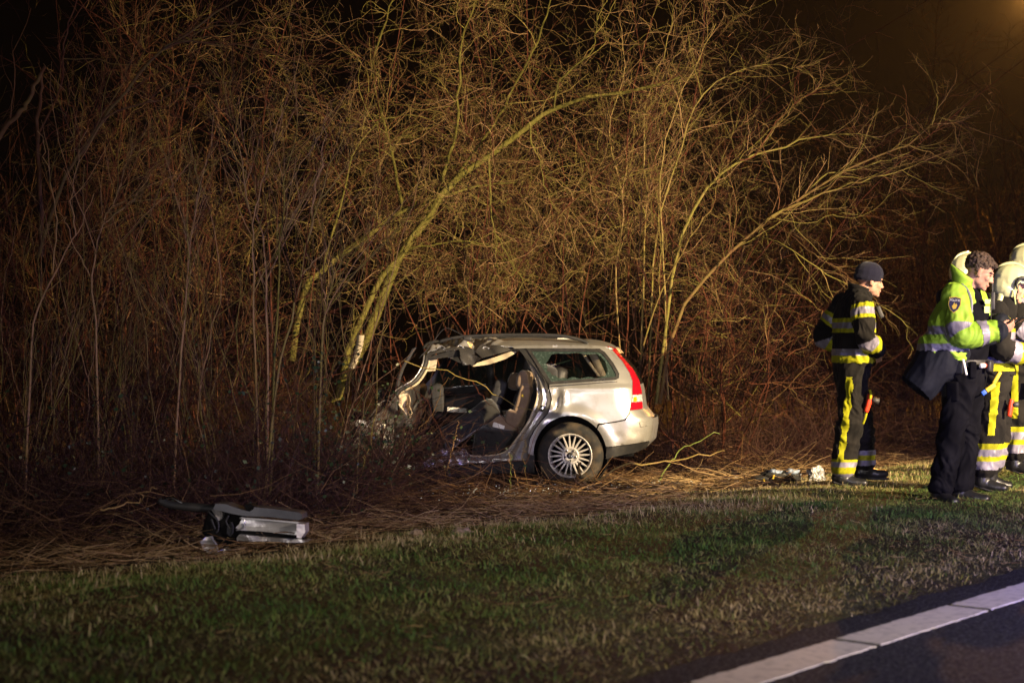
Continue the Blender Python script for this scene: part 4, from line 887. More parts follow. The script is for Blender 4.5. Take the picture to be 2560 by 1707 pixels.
VS, FS = solid(V, F, 0.006, (0, 0, -1)); link('bonnet', pymesh('bonnet', VS, FS), m_wreck, car)
boxo('engine_block', at(925, 1110, 0.05), (0.50, 1.1, 0.55), m_dark, car, (0, 0, 0), 0.05)
# ribbed trim strip thrown up against the trunk
strip = empty('torn_trim_strip', (0, 0, 0), label='pale ribbed trim strip caught in the branches before the mossy trunk', cat='trim strip')
sp = PXL(19.3, (902, 838), (899, 862), (890, 893), (878, 922)); so_ = np.array(sp[-1]); strip.location = so_
strap('strip', [p - so_ for p in sp], 0.075, 0.012, m_beige, strip, (0.94, -0.25, -0.05))
for k, t in enumerate(np.linspace(0.25, 0.92, 7)):
    c = resample(sp, 50)[int(t * 49)] - so_; tube('rib', [c + np.array([-.034, -.0, .004]), c + np.array([0.0, -.012, 0]), c + np.array([.02, -.012, -.002])], 0.0035, m_grey, strip, 5, 6)

# ---- wheels
def wheel(loc, name='wheel'):
    w = empty(name, loc); w.parent = car
    ty = [(0.205, 0.09), (0.215, 0.10), (0.25, 0.108), (0.285, 0.104), (0.305, 0.092), (0.3155, 0.07), (0.317, 0.0), (0.3155, -0.07), (0.305, -0.092), (0.285, -0.104), (0.25, -0.110), (0.218, -0.102), (0.206, -0.096), (0.204, -0.08)]
    lathe('tyre', ty, m_rubber, w, 64)
    lathe('rim', [(0.206, -0.098), (0.213, -0.104), (0.211, -0.109), (0.204, -0.108), (0.197, -0.098), (0.190, -0.085), (0.184, -0.02), (0.184, 0.09)], m_alloy, w, 64)
    lathe('hub', [(0.001, -0.062), (0.036, -0.062), (0.055, -0.066), (0.066, -0.076), (0.076, -0.080), (0.086, -0.074), (0.090, -0.055), (0.088, -0.03)], m_alloy, w, 40)
    lathe('brake_disc', [(0.02, -0.02), (0.145, -0.02), (0.145, 0.0)], m_dark, w, 40)
    lathe('centre_cap', [(0.001, -0.079), (0.018, -0.078), (0.029, -0.074), (0.033, -0.066), (0.033, -0.055)], m_grey, w, 28)
    lathe('emblem_ring', [(0.016, -0.0795), (0.019, -0.0805), (0.022, -0.079)], m_chrome, w, 24)
    boxo('emblem_bar', (0, -0.0800, 0), (0.006, 0.003, 0.042), m_chrome, w, (0, R(38), 0), 0.001)
    p = [(0.078, -0.013), (0.078, 0.013), (0.20, 0.0075), (0.20, -0.0075)]
    V = [];
    for x, z in p: V += [(x, -0.076 - 0.018 * (x - .078) / .12, z * .72), (x, -0.050 - 0.02 * (x - .078) / .12, z)]
    sm = pymesh('spoke', V, [(0, 2, 4, 6)[::-1], (1, 3, 5, 7), (0, 1, 3, 2), (2, 3, 5, 4), (4, 5, 7, 6), (6, 7, 1, 0)])
    bm = bmesh.new(); bm.from_mesh(sm); bmesh.ops.recalc_face_normals(bm, faces=bm.faces); bmesh.ops.bevel(bm, geom=bm.edges[:], offset=0.003, segments=1, affect='EDGES'); bm.to_mesh(sm); bm.free()
    sm.materials.append(m_alloy)
    for k in range(20):
        o = bpy.data.objects.new('spoke', sm); COL.objects.link(o); o.parent = w; o.rotation_euler = (0, -2 * math.pi * (k + .15) / 20, 0)
    for k in range(5):
        a = 2 * math.pi * k / 5 + R(90 + 180)
        lathe('wheel_bolt', [(0.001, -0.078), (0.009, -0.078), (0.011, -0.074), (0.011, -0.055)], m_chrome, w, 10, 'Y', (0.054 * math.cos(a), 0, 0.054 * math.sin(a)))
        lathe('bolt_recess', [(0.0105, -0.0635), (0.0142, -0.0665), (0.0142, -0.055)], m_dark, w, 14, 'Y', (0.054 * math.cos(a), 0, 0.054 * math.sin(a)))
    return w
wheel((0.008, -0.775, 0.317))
fw_ = empty('wheel', (0.008, 0.775, 0.317)); fw_.parent = car
lathe('tyre', [(0.20, -0.1), (0.25, -0.108), (0.3, -0.09), (0.317, 0), (0.3, 0.09), (0.25, .108), (0.2, .1), (0.02, .08)], m_rubber, fw_, 40)
# ================================================================== people
from mathutils import noise as mnoise
DG = None
def ell_tube(pts, ra, rb, side=(0, 1, 0), seg=16, K=None):
    p = np.asarray(pts, float)
    n0 = len(p); K = K or max(6, 5 * (n0 - 1) + 1)
    q = resample(p, K) if n0 > 2 else np.linspace(p[0], p[-1], K)
    tt = np.linspace(0, 1, n0); t = np.linspace(0, 1, K)
    a = np.interp(t, tt, np.broadcast_to(ra, n0)); b = np.interp(t, tt, np.broadcast_to(rb, n0))
    T = norm(np.gradient(q, axis=0)); s = np.asarray(side, float)
    A = norm(s - (T @ s)[:, None] * T); B = np.cross(T, A)
    rings = []; cap = (75, 50, 25)
    r0 = min(a[0], b[0]); r1 = min(a[-1], b[-1])
    for c in cap: rings.append((q[0] - T[0] * r0 * math.sin(R(c)) * 0.9, a[0] * math.cos(R(c)), b[0] * math.cos(R(c)), A[0], B[0]))
    for k in range(K): rings.append((q[k], a[k], b[k], A[k], B[k]))
    for c in cap[::-1]: rings.append((q[-1] + T[-1] * r1 * math.sin(R(c)) * 0.9, a[-1] * math.cos(R(c)), b[-1] * math.cos(R(c)), A[-1], B[-1]))
    an = np.arange(seg) * 2 * np.pi / seg
    V = np.concatenate([c + np.cos(an)[:, None] * A_ * x + np.sin(an)[:, None] * B_ * y for c, x, y, A_, B_ in rings])
    n = len(rings); i = np.arange(n * seg).reshape(n, seg)
    F = [tuple(f) for f in np.stack([i[:-1], np.roll(i[:-1], -1, 1), np.roll(i[1:], -1, 1), i[1:]], -1).reshape(-1, 4)]
    F += [tuple(i[0][::-1]), tuple(i[-1])]
    return V, F, q, np.sqrt(a * b)
def ball(c, r, rot=None):
    r = np.broadcast_to(r, 3); seg, n = 14, 9
    V = []; 
    for k in range(1, n):
        th = math.pi * k / n
        for j in range(seg): a = 2 * math.pi * j / seg; V.append((math.sin(th) * math.cos(a), math.sin(th) * math.sin(a), math.cos(th)))
    V = np.array(V) * r
    if rot is not None: V = V @ np.array(Euler(rot).to_matrix()).T
    i = np.arange((n - 1) * seg).reshape(n - 1, seg)
    F = [tuple(f) for f in np.stack([i[:-1], np.roll(i[:-1], -1, 1), np.roll(i[1:], -1, 1), i[1:]], -1).reshape(-1, 4)]
    F = [f[::-1] for f in F] + [tuple(i[0]), tuple(i[-1][::-1])]
    return V + np.asarray(c, float), F
class Blob:
    """closed volumes that are fused into one continuous skin"""
    def __init__(self): self.V = []; self.F = []; self.n = 0; self.ch = {}
    def add(self, V, F): self.V.append(V); self.F += [tuple(int(x) + self.n for x in f) for f in F]; self.n += len(V)
    def limb(self, name, pts, ra, rb=None, side=(0, 1, 0), seg=16):
        V, F, q, r = ell_tube(pts, ra, ra if rb is None else rb, side, seg); self.add(V, F); self.ch[name] = (q, r); return self
    def ball(self, c, r, rot=None): self.add(*ball(c, r, rot)); return self
    def fuse(self, voxel=0.009, smooth=4):
        me = pymesh('tmp', np.concatenate(self.V), self.F); o = bpy.data.objects.new('tmp', me); COL.objects.link(o)
        m = o.modifiers.new('r', 'REMESH'); m.mode = 'VOXEL'; m.voxel_size = voxel
        s = o.modifiers.new('s', 'SMOOTH'); s.iterations = smooth; s.factor = 0.5
        dg = bpy.context.evaluated_depsgraph_get(); ev = o.evaluated_get(dg); m2 = ev.to_mesh()
        V = np.empty(len(m2.vertices) * 3, np.float32); m2.vertices.foreach_get('co', V); V = V.reshape(-1, 3).astype(float)
        L = np.empty(len(m2.loops), np.int32); m2.loops.foreach_get('vertex_index', L); F = L.reshape(-1, 4)
        ev.to_mesh_clear(); bpy.data.objects.remove(o); bpy.data.meshes.remove(me)
        return V, F
def vnormals(V, F):
    n = np.cross(V[F[:, 2]] - V[F[:, 0]], V[F[:, 3]] - V[F[:, 1]]); N = np.zeros_like(V)
    for k in range(4): np.add.at(N, F[:, k], n)
    return norm(N)
def wrinkle(V, F, amp, freq, seed, stretch=(1, 1, 1)):
    N = vnormals(V, F); st = np.asarray(stretch)
    h = np.empty(len(V))
    for i_, p in enumerate(V):
        q = Vector(p * st * freq + seed); w1 = mnoise.noise(q * 0.6); w2 = mnoise.noise(q * 0.6 + Vector((5.2, 1.3, 7.7)))
        q2 = q + Vector((w1, w2, w1 - w2)) * 0.9
        h[i_] = (0.55 - abs(mnoise.noise(q2))) * 0.9 - 0.3 + 0.45 * (0.4 - abs(mnoise.noise(q2 * 2.3))) 
    return V + N * (h * amp)[:, None]
def nearest(C, chains):
    """which limb each point belongs to, distance along it, radial vector"""
    best = np.full(len(C), 1e9); lab = np.zeros(len(C), int); S_ = np.zeros(len(C)); RV = np.zeros((len(C), 3))
    for k, (nm, (q, r)) in enumerate(chains.items()):
        cum = np.concatenate([[0], np.cumsum(np.linalg.norm(np.diff(q, axis=0), axis=1))])
        for j in range(len(q) - 1):
            a, b = q[j], q[j + 1]; ab = b - a; l2 = ab @ ab + 1e-12
            t = np.clip(((C - a) @ ab) / l2, 0, 1); pt = a + t[:, None] * ab; d = np.linalg.norm(C - pt, axis=1) - (r[j] + (r[j + 1] - r[j]) * t)
            m = d < best; best[m] = d[m]; lab[m] = k; S_[m] = cum[j] + t[m] * math.sqrt(l2); RV[m] = (C - pt)[m]
    return lab, S_, RV
def sub(name, V, F, keep, material, parent, off=0.0):
    N = vnormals(V, F) if off else None
    f = F[keep]
    if len(f) == 0: return None
    u, inv = np.unique(f, return_inverse=True); W_ = V[u] + (N[u] * off if off else 0)
    return link(name, mesh_np(name, W_, inv.reshape(f.shape)), material, parent)
def garment(name, blob, material, parent, bands=(), voxel=0.009, wr=(0.012, 9.0, (1, 1, .6)), seed=1.0, cut=None, smooth=4, bandname='reflective_band'):
    """bands: (limb, s0, s1, material[, test(radial, centre)]) ; cut(centre) -> True keeps the face"""
    V, F = blob.fuse(voxel, smooth); V0 = V
    if wr: V = wrinkle(V, F, wr[0], wr[1], seed, wr[2])
    C = V0[F].mean(1); keep = np.ones(len(F), bool) if cut is None else cut(C)
    o = sub(name, V, F, keep, material, parent)
    if bands:
        lab, s, rv = nearest(C, blob.ch); names = list(blob.ch)
        for b in bands:
            m = (lab == names.index(b[0])) & keep
            if callable(b[1]): m &= b[1](C, s, rv)
            else: m &= (s > b[1]) & (s < b[2])
            if len(b) > 4: m &= b[4](rv, C)
            sub(bandname, V, F, m, b[3], o, 0.003)
    return o

m_skin = mat('skin', (0.38, 0.21, 0.15), 0.55, spec=0.3, noise=(30, (0.31, 0.16, 0.11), 0.4, 0.7), bump=(160, 0.15, 0.002))
m_fblack = mat('firefighter_cloth', (0.008, 0.0075, 0.007), 0.9, spec=0.08, sheen=0.02, noise=(6, (0.018, 0.016, 0.014), 0.4, 0.7), bump=(120, 0.35, 0.003))
m_fyel = mat('fluorescent_yellow', (0.30, 0.30, 0.010), 0.7, spec=0.1, noise=(12, (0.19, 0.185, 0.008), 0.5, 0.8))
m_fsil = mat('reflective_silver', (0.20, 0.185, 0.24), 0.5, 0.1, noise=(14, (0.14, 0.13, 0.175), 0.45, 0.75))
m_lime = mat('fluorescent_lime', (0.27, 0.45, 0.04), 0.6, spec=0.2, noise=(5, (0.20, 0.36, 0.03), 0.4, 0.75))
m_navy = mat('navy_cloth', (0.006, 0.007, 0.012), 0.75, spec=0.15, noise=(7, (0.012, 0.014, 0.021), 0.4, 0.7), bump=(70, 0.3, 0.004))
m_police = mat('police_black_cloth', (0.0035, 0.0035, 0.005), 0.9, spec=0.04, noise=(6, (0.008, 0.008, 0.011), 0.4, 0.7), bump=(90, 0.3, 0.003))
m_knit = mat('navy_knit', (0.008, 0.008, 0.018), 0.95, spec=0.1, sheen=0.1, bump=(140, 0.8, 0.004))
m_boot = mat('boot_leather', (0.012, 0.012, 0.013), 0.35, spec=0.5, bump=(40, 0.3, 0.005))
m_helm = mat('cream_helmet', (0.36, 0.37, 0.22), 0.25, spec=0.5, coat=0.6, noise=(4, (0.30, 0.31, 0.18), 0.4, 0.7))
m_hair = mat('brown_hair', (0.032, 0.018, 0.011), 0.6, spec=0.4, noise=(40, (0.07, 0.04, 0.025), 0.4, 0.65), bump=(70, 1.0, 0.02))
m_brow = mat('eyebrow_hair', (0.03, 0.017, 0.01), 0.8)
m_eye = mat('eye', (0.03, 0.025, 0.02), 0.2, spec=0.6)
m_lip = mat('lip', (0.42, 0.16, 0.13), 0.5)
m_red = mat('red_plastic', (0.62, 0.05, 0.015), 0.4, spec=0.4, noise=(20, (0.5, 0.035, 0.01), .4, .7))
m_phone = mat('phone_black', (0.008, 0.008, 0.009), 0.15, spec=0.6)
m_blue = mat('blue_plastic', (0.02, 0.10, 0.55), 0.5)
m_gold = mat('gold_thread', (0.60, 0.42, 0.06), 0.6)
m_badge = mat('badge_navy', (0.02, 0.02, 0.06), 0.6)
m_limewhite = mat('pale_lime_patch', (0.42, 0.50, 0.22), 0.6)

def V3(*a): return np.array(a, float)
def head_frame(c, yaw, pitch, roll=0.0):
    M = Matrix.Translation(Vector(c)) @ Euler((0, 0, yaw)).to_matrix().to_4x4() @ Euler((0, pitch, 0)).to_matrix().to_4x4() @ Euler((roll, 0, 0)).to_matrix().to_4x4()
    A = np.array(M)
    return lambda p: (A[:3, :3] @ np.asarray(p, float).T).T + A[:3, 3]
def add_head(b, H, k=1.0):
    def el(c, r):
        V, F = ball((0, 0, 0), r); b.add(H((V + np.asarray(c)) * k), F)
    el((-.014, 0, .036), (.099, .077, .087)); el((.028, 0, -.028), (.064, .062, .086)); el((.034, 0, -.078), (.054, .050, .036)); el((.076, 0, -.097), (.021, .024, .018))
    for c, r in (((.088, 0, .010), (.011, .010, .02)), ((.099, 0, -.010), (.013, .011, .018)), ((.108, 0, -.027), (.015, .013, .012)), ((.096, .013, -.030), (.012, .008, .009)), ((.096, -.013, -.030), (.012, .008, .009))): el(c, r)
    for s in (1, -1):
        el((.078, .030 * s, .030), (.016, .026, .010)); el((.060, .046 * s, -.020), (.025, .018, .024)); el((-.006, .078 * s, -.008), (.019, .010, .032)); el((.004, .074 * s, -.030), (.010, .009, .012))
        el((.02, .048 * s, -.06), (.035, .014, .03))
    el((.088, 0, -.058), (.014, .022, .0075)); el((.086, 0, -.071), (.013, .020, .008))
def head_parts(H, parent, brows=m_brow, k=1.0):
    for s in (1, -1):
        e = link('eye', pymesh('eye', H((ball((0, 0, 0), (.007, .011, .0042))[0] + V3(.0805, .031 * s, .006)) * k), ball((0, 0, 0), .01)[1]), m_eye, parent)
        v, f, *_ = ell_tube([V3(.087, .014 * s, .026), V3(.085, .03 * s, .032), V3(.068, .050 * s, .027)], .0032, .004, (0, 0, 1), 8); link('eyebrow', pymesh('eyebrow', H(v * k), f), brows, parent)
    v, f, *_ = ell_tube([V3(.090, -.021, -.0655), V3(.1005, 0, -.063), V3(.090, .021, -.0655)], .0035, .006, (1, 0, 0), 8); link('lips', pymesh('lips', H(v * k), f), m_lip, parent)

def hand(b, wrist, d, palm_n, curl=0.5, k=1.0, thumb=1):
    """palm and five bent fingers rooted in it"""
    d = norm(np.asarray(d, float)); n = norm(np.asarray(palm_n, float) - d * (np.asarray(palm_n) @ d)); s = np.cross(d, n)
    w = np.asarray(wrist, float)
    b.limb('palm%d' % len(b.ch), [w, w + d * .045 * k, w + d * .085 * k], [.026 * k, .038 * k, .039 * k], [.019 * k, .016 * k, .014 * k], side=s, seg=12)
    for i, (o, L) in enumerate(((.030, .072), (.011, .082), (-.009, .077), (-.028, .060))):
        p0 = w + d * .085 * k + s * o * k; pts = [p0 - d * .02 * k, p0]; dd = d.copy(); p = p0
        for j in range(3):
            a = curl * (.5 + .45 * j); dd = norm(d * math.cos(a) + n * math.sin(a)); p = p + dd * L * k * (.42, .32, .26)[j]; pts.append(p)
        b.limb('f%d' % len(b.ch), pts, [.0095 * k, .0092 * k, .0085 * k, .0078 * k, .0065 * k], side=s, seg=8)
    t0 = w + d * .025 * k + s * .030 * k * thumb
    b.limb('t%d' % len(b.ch), [t0 - s * .012 * thumb, t0 + d * .025 * k + s * .018 * thumb * k + n * .012, t0 + d * .055 * k + s * .016 * thumb * k + n * .026, t0 + d * .075 * k + s * .008 * thumb * k + n * .036], [.012 * k, .011 * k, .0095 * k, .0075 * k], side=n, seg=8)

def body_skin(J, parent, headk=1.0, voxel=0.008, hands=('R', 'L')):
    b = Blob(); H = J['H']
    add_head(b, H, headk)
    b.limb('neck', [H(V3(-.025, 0, -.06)), J['neck'], J['neck'] - V3(0, 0, .06)], [.055, .06, .07])
    b.limb('torso', [J['neck'] - V3(0, 0, .08), J['chest'], J['waist'], J['pelvis']], [.09, .15, .13, .13], [.07, .095, .09, .09], side=J['side'])
    for s in 'RL':
        b.limb('arm' + s, [J['chest'] + (J['sh' + s] - J['chest']) * .6, J['sh' + s], J['el' + s], J['wr' + s]], [.06, .058, .042, .028])
        if s in hands: hand(b, J['wr' + s], J['hd' + s], J['hn' + s], J.get('curl' + s, .6), .98, J.get('th' + s, 1))
        else: b.limb('hand' + s, [J['wr' + s], J['wr' + s] + norm(J['hd' + s]) * .10], [.03, .036], [.022, .018])
        b.limb('leg' + s, [J['pelvis'] + (J['hip' + s] - J['pelvis']) * .5, J['hip' + s], J['kn' + s], J['an' + s]], [.07, .072, .05, .036])
        b.limb('foot' + s, [J['an' + s] - V3(0, 0, .02), (J['an' + s] + J['to' + s]) / 2 - V3(0, 0, .005), J['to' + s] * .8 + J['an' + s] * .2], [.032, .032, .024], [.03, .026, .018], side=np.cross(J['to' + s] - J['an' + s], V3(0, 0, 1)))
    V, F = b.fuse(voxel, 2)
    return link('body', mesh_np('body', V, F), m_skin, parent)
def boots(J, parent, shaft=.22, r=.062, mt=None):
    for s in 'RL':
        b = Blob(); a, t, kn = J['an' + s], J['to' + s], J['kn' + s]; up = norm(kn - a); sd = np.cross(t - a, V3(0, 0, 1)); f = norm(t - a)
        b.limb('shaft', [a - up * .03, a + up * shaft * .5, a + up * shaft], [r, r * .95, r * 1.08])
        b.limb('foot', [a - f * .05 - V3(0, 0, .035), a + f * .06 - V3(0, 0, .025), (a + t) / 2 + f * .03 - V3(0, 0, .02), t + f * .02], [.046, .05, .052, .042], [.045, .048, .042, .034], side=sd)
        V, F = b.fuse(.009, 3); bt = link('boot', mesh_np('boot', V, F), mt or m_boot, parent)
        so = Blob(); so.limb('sole', [a - f * .075 - V3(0, 0, .078), (a + t) / 2 - V3(0, 0, .062), t + f * .045 - V3(0, 0, .035)], [.047, .05, .04], [.012, .012, .012], side=sd); V, F = so.fuse(.008, 1); link('sole', mesh_np('sole', V, F), m_black, bt)
def trousers_blob(J, rt_=(.115, .10, .088, .092), hem=.06):
    b = Blob()
    b.limb('seat', [J['waist'] - V3(0, 0, .02), J['pelvis'] + V3(0, 0, .03), J['pelvis'] - V3(0, 0, .06)], [.18, .185, .16], [.135, .14, .13], side=J['side'])
    for s in 'RL':
        k, a = J['kn' + s], J['an' + s]; e = a + norm(k - a) * hem
        b.limb('leg' + s, [J['hip' + s] + V3(0, 0, .02), J['hip' + s] * .5 + k * .5, k, k * .5 + e * .5, e], [rt_[0], (rt_[0] + rt_[1]) / 2, rt_[1], rt_[2], rt_[3]])
    return b
def jacket_blob(J, tr=((.15, .10), (.225, .15), (.215, .155), (.215, .16)), ar=(.085, .082, .075, .062), z1=None):
    b = Blob()
    b.limb('torso', [J['neck'] - V3(0, 0, .035), J['chest'], J['waist'], J['hem']], [t[0] for t in tr], [t[1] for t in tr], side=J['side'])
    for s in 'RL':
        b.limb('arm' + s, [J['chest'] * .45 + J['sh' + s] * .55 + V3(0, 0, .02), J['sh' + s], J['sh' + s] * .5 + J['el' + s] * .5, J['el' + s], J['el' + s] * .5 + J['wr' + s] * .5, J['wr' + s]], [ar[0] * .9, ar[0], ar[1], ar[2], ar[2] * .95, ar[3]])
    return b
def collar(name, c, r, h0, h1, yaw, a0, a1, material, parent, flare=.02, th=.014, tilt=0.0):
    """upright collar wrapped round the neck, open at the front"""
    A = np.linspace(a0, a1, 28); V = []
    for k, a in enumerate(A):
        hh = h0 + (h1 - h0) * (0.5 + 0.5 * math.cos(a)) ; ca, sa = math.cos(a + yaw + math.pi), math.sin(a + yaw + math.pi)
        for z, f in ((-.03, .012), (.3 * hh, 0), (.7 * hh, flare * .5), (hh, flare), (hh + .003, flare - th * .5), (hh - .004, flare - th), (.4 * hh, -th), (-.03, -th)):
            V.append((c[0] + (r + f) * ca - tilt * z, c[1] + (r * .92 + f) * sa, c[2] + z))
    n = 8; i = np.arange(len(V)).reshape(-1, n); F = [tuple(f) for f in np.stack([i[:-1], np.roll(i[:-1], -1, 1), np.roll(i[1:], -1, 1), i[1:]], -1).reshape(-1, 4)] + [tuple(i[0]), tuple(i[-1][::-1])]
    return link(name, pymesh(name, V, F), material, parent)
def person(px_, D, label, cat='person', zoff=0.0, group=None):
    x = (px_ - 1280) / FPX * D
    return empty('person', (x, D, float(gz(x, D)) + zoff), label=label, cat=cat, group=group)

# ------------------------------------------------------------------ firefighter in a beanie, walking away to the right
p1 = person(2125.35, 16.0, 'firefighter in a navy beanie and black turnout suit walking with hands in pockets')
gz1 = p1.location.z; p1.location.z = 0.0
fy = R(14); f1 = V3(math.cos(fy), math.sin(fy), 0); r1 = V3(math.sin(fy), -math.cos(fy), 0)
J = dict(H=head_frame((.158, .0, 1.632), R(6), R(10)), neck=V3(.065, 0, 1.535), chest=V3(.03, 0, 1.36), waist=V3(.03, 0, 1.08), hem=V3(.025, 0, .99), pelvis=V3(.015, 0, .92), side=r1,
         shR=V3(.055, -.185, 1.455), elR=V3(.085, -.275, 1.17), wrR=V3(.20, -.19, 1.075), shL=V3(-.03, .19, 1.455), elL=V3(-.18, .25, 1.19), wrL=V3(.02, .26, 1.06),
         hipR=V3(.02, -.10, .90), knR=V3(-.025, -.12, .49), anR=V3(-.085, -.12, .085), toR=V3(.07, -.14, .03), hipL=V3(.0, .10, .90), knL=V3(.105, .10, .46), anL=V3(.135, .11, .12), toL=V3(.285, .14, .085))
J['hdR'] = V3(.1, .9, -.4); J['hnR'] = V3(0, 0, -1); J['hdL'] = V3(.6, -.3, -.5); J['hnL'] = V3(0, -1, 0)
body_skin(J, p1, hands=('R',)); head_parts(J['H'], p1)
def tz(z0, z1): return lambda C, s, rv: (C[:, 2] > z0) & (C[:, 2] < z1)
jk = jacket_blob(J)
jo = garment('jacket', jk, m_fblack, p1, [
    ('torso', tz(1.305, 1.335), 0, m_fyel), ('torso', tz(1.252, 1.305), 0, m_fsil), ('torso', tz(1.222, 1.252), 0, m_fyel),
    ('torso', tz(1.035, 1.090), 0, m_fsil), ('torso', tz(.980, 1.035), 0, m_fyel),
    ('armR', .115, .145, m_fyel), ('armR', .145, .20, m_fsil), ('armR', .20, .235, m_fyel), ('armR', .40, .46, m_fsil), ('armR', .46, .515, m_fyel),
    ('armL', .20, .23, m_fyel), ('armL', .23, .275, m_fsil), ('armL', .275, .30, m_fyel), ('armL', .42, .47, m_fsil), ('armL', .47, .52, m_fyel)],
    wr=(.034, 6.5, (1.2, 1.2, .8)), voxel=.0068, seed=3.1, cut=lambda C: C[:, 2] > .955)
collar('collar', J['neck'] + V3(-.005, 0, -.005), .085, .03, .085, R(10), R(-150), R(150), m_fblack, jo, .015, .016, -.25)
def leg_stripe(C, s, rv):
    a = np.degrees(np.arctan2(rv[:, 1], rv[:, 0])); return (np.abs((a - (-118) + 180) % 360 - 180) < 15 + 4 * np.sin(C[:, 2] * 42)) & (C[:, 2] > .215) & (C[:, 2] < .87)
tb = trousers_blob(J, (.118, .105, .094, .092))
to = garment('trousers', tb, m_fblack, p1, [('legR', leg_stripe, 0, m_fyel),
    ('legR', tz(.193, .214), 0, m_fyel), ('legR', tz(.150, .193), 0, m_fsil), ('legR', tz(.103, .150), 0, m_fyel), ('legR', tz(.06, .103), 0, m_fsil),
    ('legL', tz(.235, .275), 0, m_fsil), ('legL', tz(.195, .235), 0, m_fyel), ('legL', tz(.155, .195), 0, m_fsil)], wr=(.042, 6, (1, 1, 1.0)), voxel=.0068, seed=8.0, cut=lambda C: C[:, 2] < 1.01)
boots(J, p1)
# beanie
b = Blob(); H = J['H']
for c, r in (((-.016, 0, .060), (.120, .097, .100)), ((-.022, 0, .022), (.119, .096, .055))): V, F = ball((0, 0, 0), r); b.add(H(V + V3(*c)), F)
V, F = b.fuse(.006, 3); HI = np.array([H(V3(0, 0, 0)), H(V3(0, 0, 1)), H(V3(1, 0, 0))]); zl = (V - HI[0]) @ (HI[1] - HI[0]); xl = (V - HI[0]) @ (HI[2] - HI[0])
keep = (zl - .22 * xl * (xl > 0) )[F].mean(1) > -.004
sub('beanie', V, F, keep, m_knit, p1)
# torch on the thigh
tor = empty('torch', (.125, -.205, .665)); tor.parent = p1; tor['label'] = 'red angle torch clipped to the trouser thigh'
tube('torch_body', [(0, 0, .065), (-.012, 0, .0), (-.035, 0, -.075)], [.022, .023, .02], m_red, tor, 10)
lathe('torch_head', [(.001, -.03), (.02, -.03), (.024, 0), (.024, .035), (.001, .04)], m_black, tor, 16, 'X', (.035, 0, .02), (0, R(15), 0))
strap('torch_strap', [(-.005, .0, .10), (-.0, -.024, .07), (-.005, -.026, .03)], .02, .004, m_fyel, tor)
strap('torch_strap', [(-.03, .0, -.08), (-.04, 0, -.12), (-.055, .02, -.17)], .018, .004, m_fyel, tor)
boxo('chest_radio', (.215, -.12, 1.385), (.035, .05, .10), m_black, p1, (0, R(-22), 0), .008)

# ------------------------------------------------------------------ police officer with a phone
p2 = person(2400.0, 14.4, 'police officer in a lime and navy jacket looking down at a phone'); p2.location.z = -.012
fy = R(-28); f2 = V3(math.cos(fy), math.sin(fy), 0); r2 = V3(math.sin(fy), -math.cos(fy), 0)
J = dict(H=head_frame((.135, -.03, 1.662), R(-8), R(26)), neck=V3(.045, 0, 1.53), chest=V3(.035, 0, 1.38), waist=V3(.04, 0, 1.10), hem=V3(.03, 0, 1.02), pelvis=V3(.045, 0, .93), side=r2,
         shR=V3(-.075, -.165, 1.50), elR=V3(-.045, -.27, 1.205), wrR=V3(.215, -.255, 1.235), shL=V3(.13, .165, 1.50), elL=V3(.20, .14, 1.22), wrL=V3(.285, -.07, 1.285),
         hipR=V3(-.005, -.09, .90), knR=V3(-.085, -.10, .49), anR=V3(-.165, -.09, .09), toR=V3(-.10, -.22, .03), hipL=V3(.095, .09, .90), knL=V3(.07, .09, .48), anL=V3(.02, .09, .09), toL=V3(.175, .02, .03))
J['hdR'] = V3(.95, .10, .28); J['hnR'] = V3(.1, .75, .55); J['curlR'] = .75; J['thR'] = 1
J['hdL'] = V3(.85, -.5, .05); J['hnL'] = V3(.2, -.2, 1.0); J['curlL'] = .5; J['thL'] = -1
body_skin(J, p2, 1.0, .006); head_parts(J['H'], p2)
H = J['H']
# hair: cap of curls
hr = Blob(); rh = np.random.default_rng(5)
V, F = ball((0, 0, 0), (.104, .080, .086)); hr.add(H(V + V3(-.022, 0, .050)), F)
for k in range(420):
    d = norm(rh.normal(size=3)); c = d * V3(.101, .078, .088) + V3(-.020, 0, .048)
    if c[2] < -.01 + (0.07 if c[0] > .02 else 0.0) or (c[0] > .066 and c[2] < .075) or (abs(c[1]) > .06 and c[0] > .0 and c[2] < .03): continue
    V, F = ball((0, 0, 0), rh.uniform(.005, .016) * V3(1, 1, .8)); hr.add(H(V + c), F)
for k in range(16):
    c = V3(.075 + rh.uniform(-.012, .01), rh.uniform(-.05, .05), .083 + rh.uniform(-.006, .018)); V, F = ball((0, 0, 0), rh.uniform(.009, .016)); hr.add(H(V + c), F)
V, F = hr.fuse(.0045, 2); V = wrinkle(V, F, .012, 45, 3.0); link('hair', mesh_np('hair', V, F), m_hair, p2)
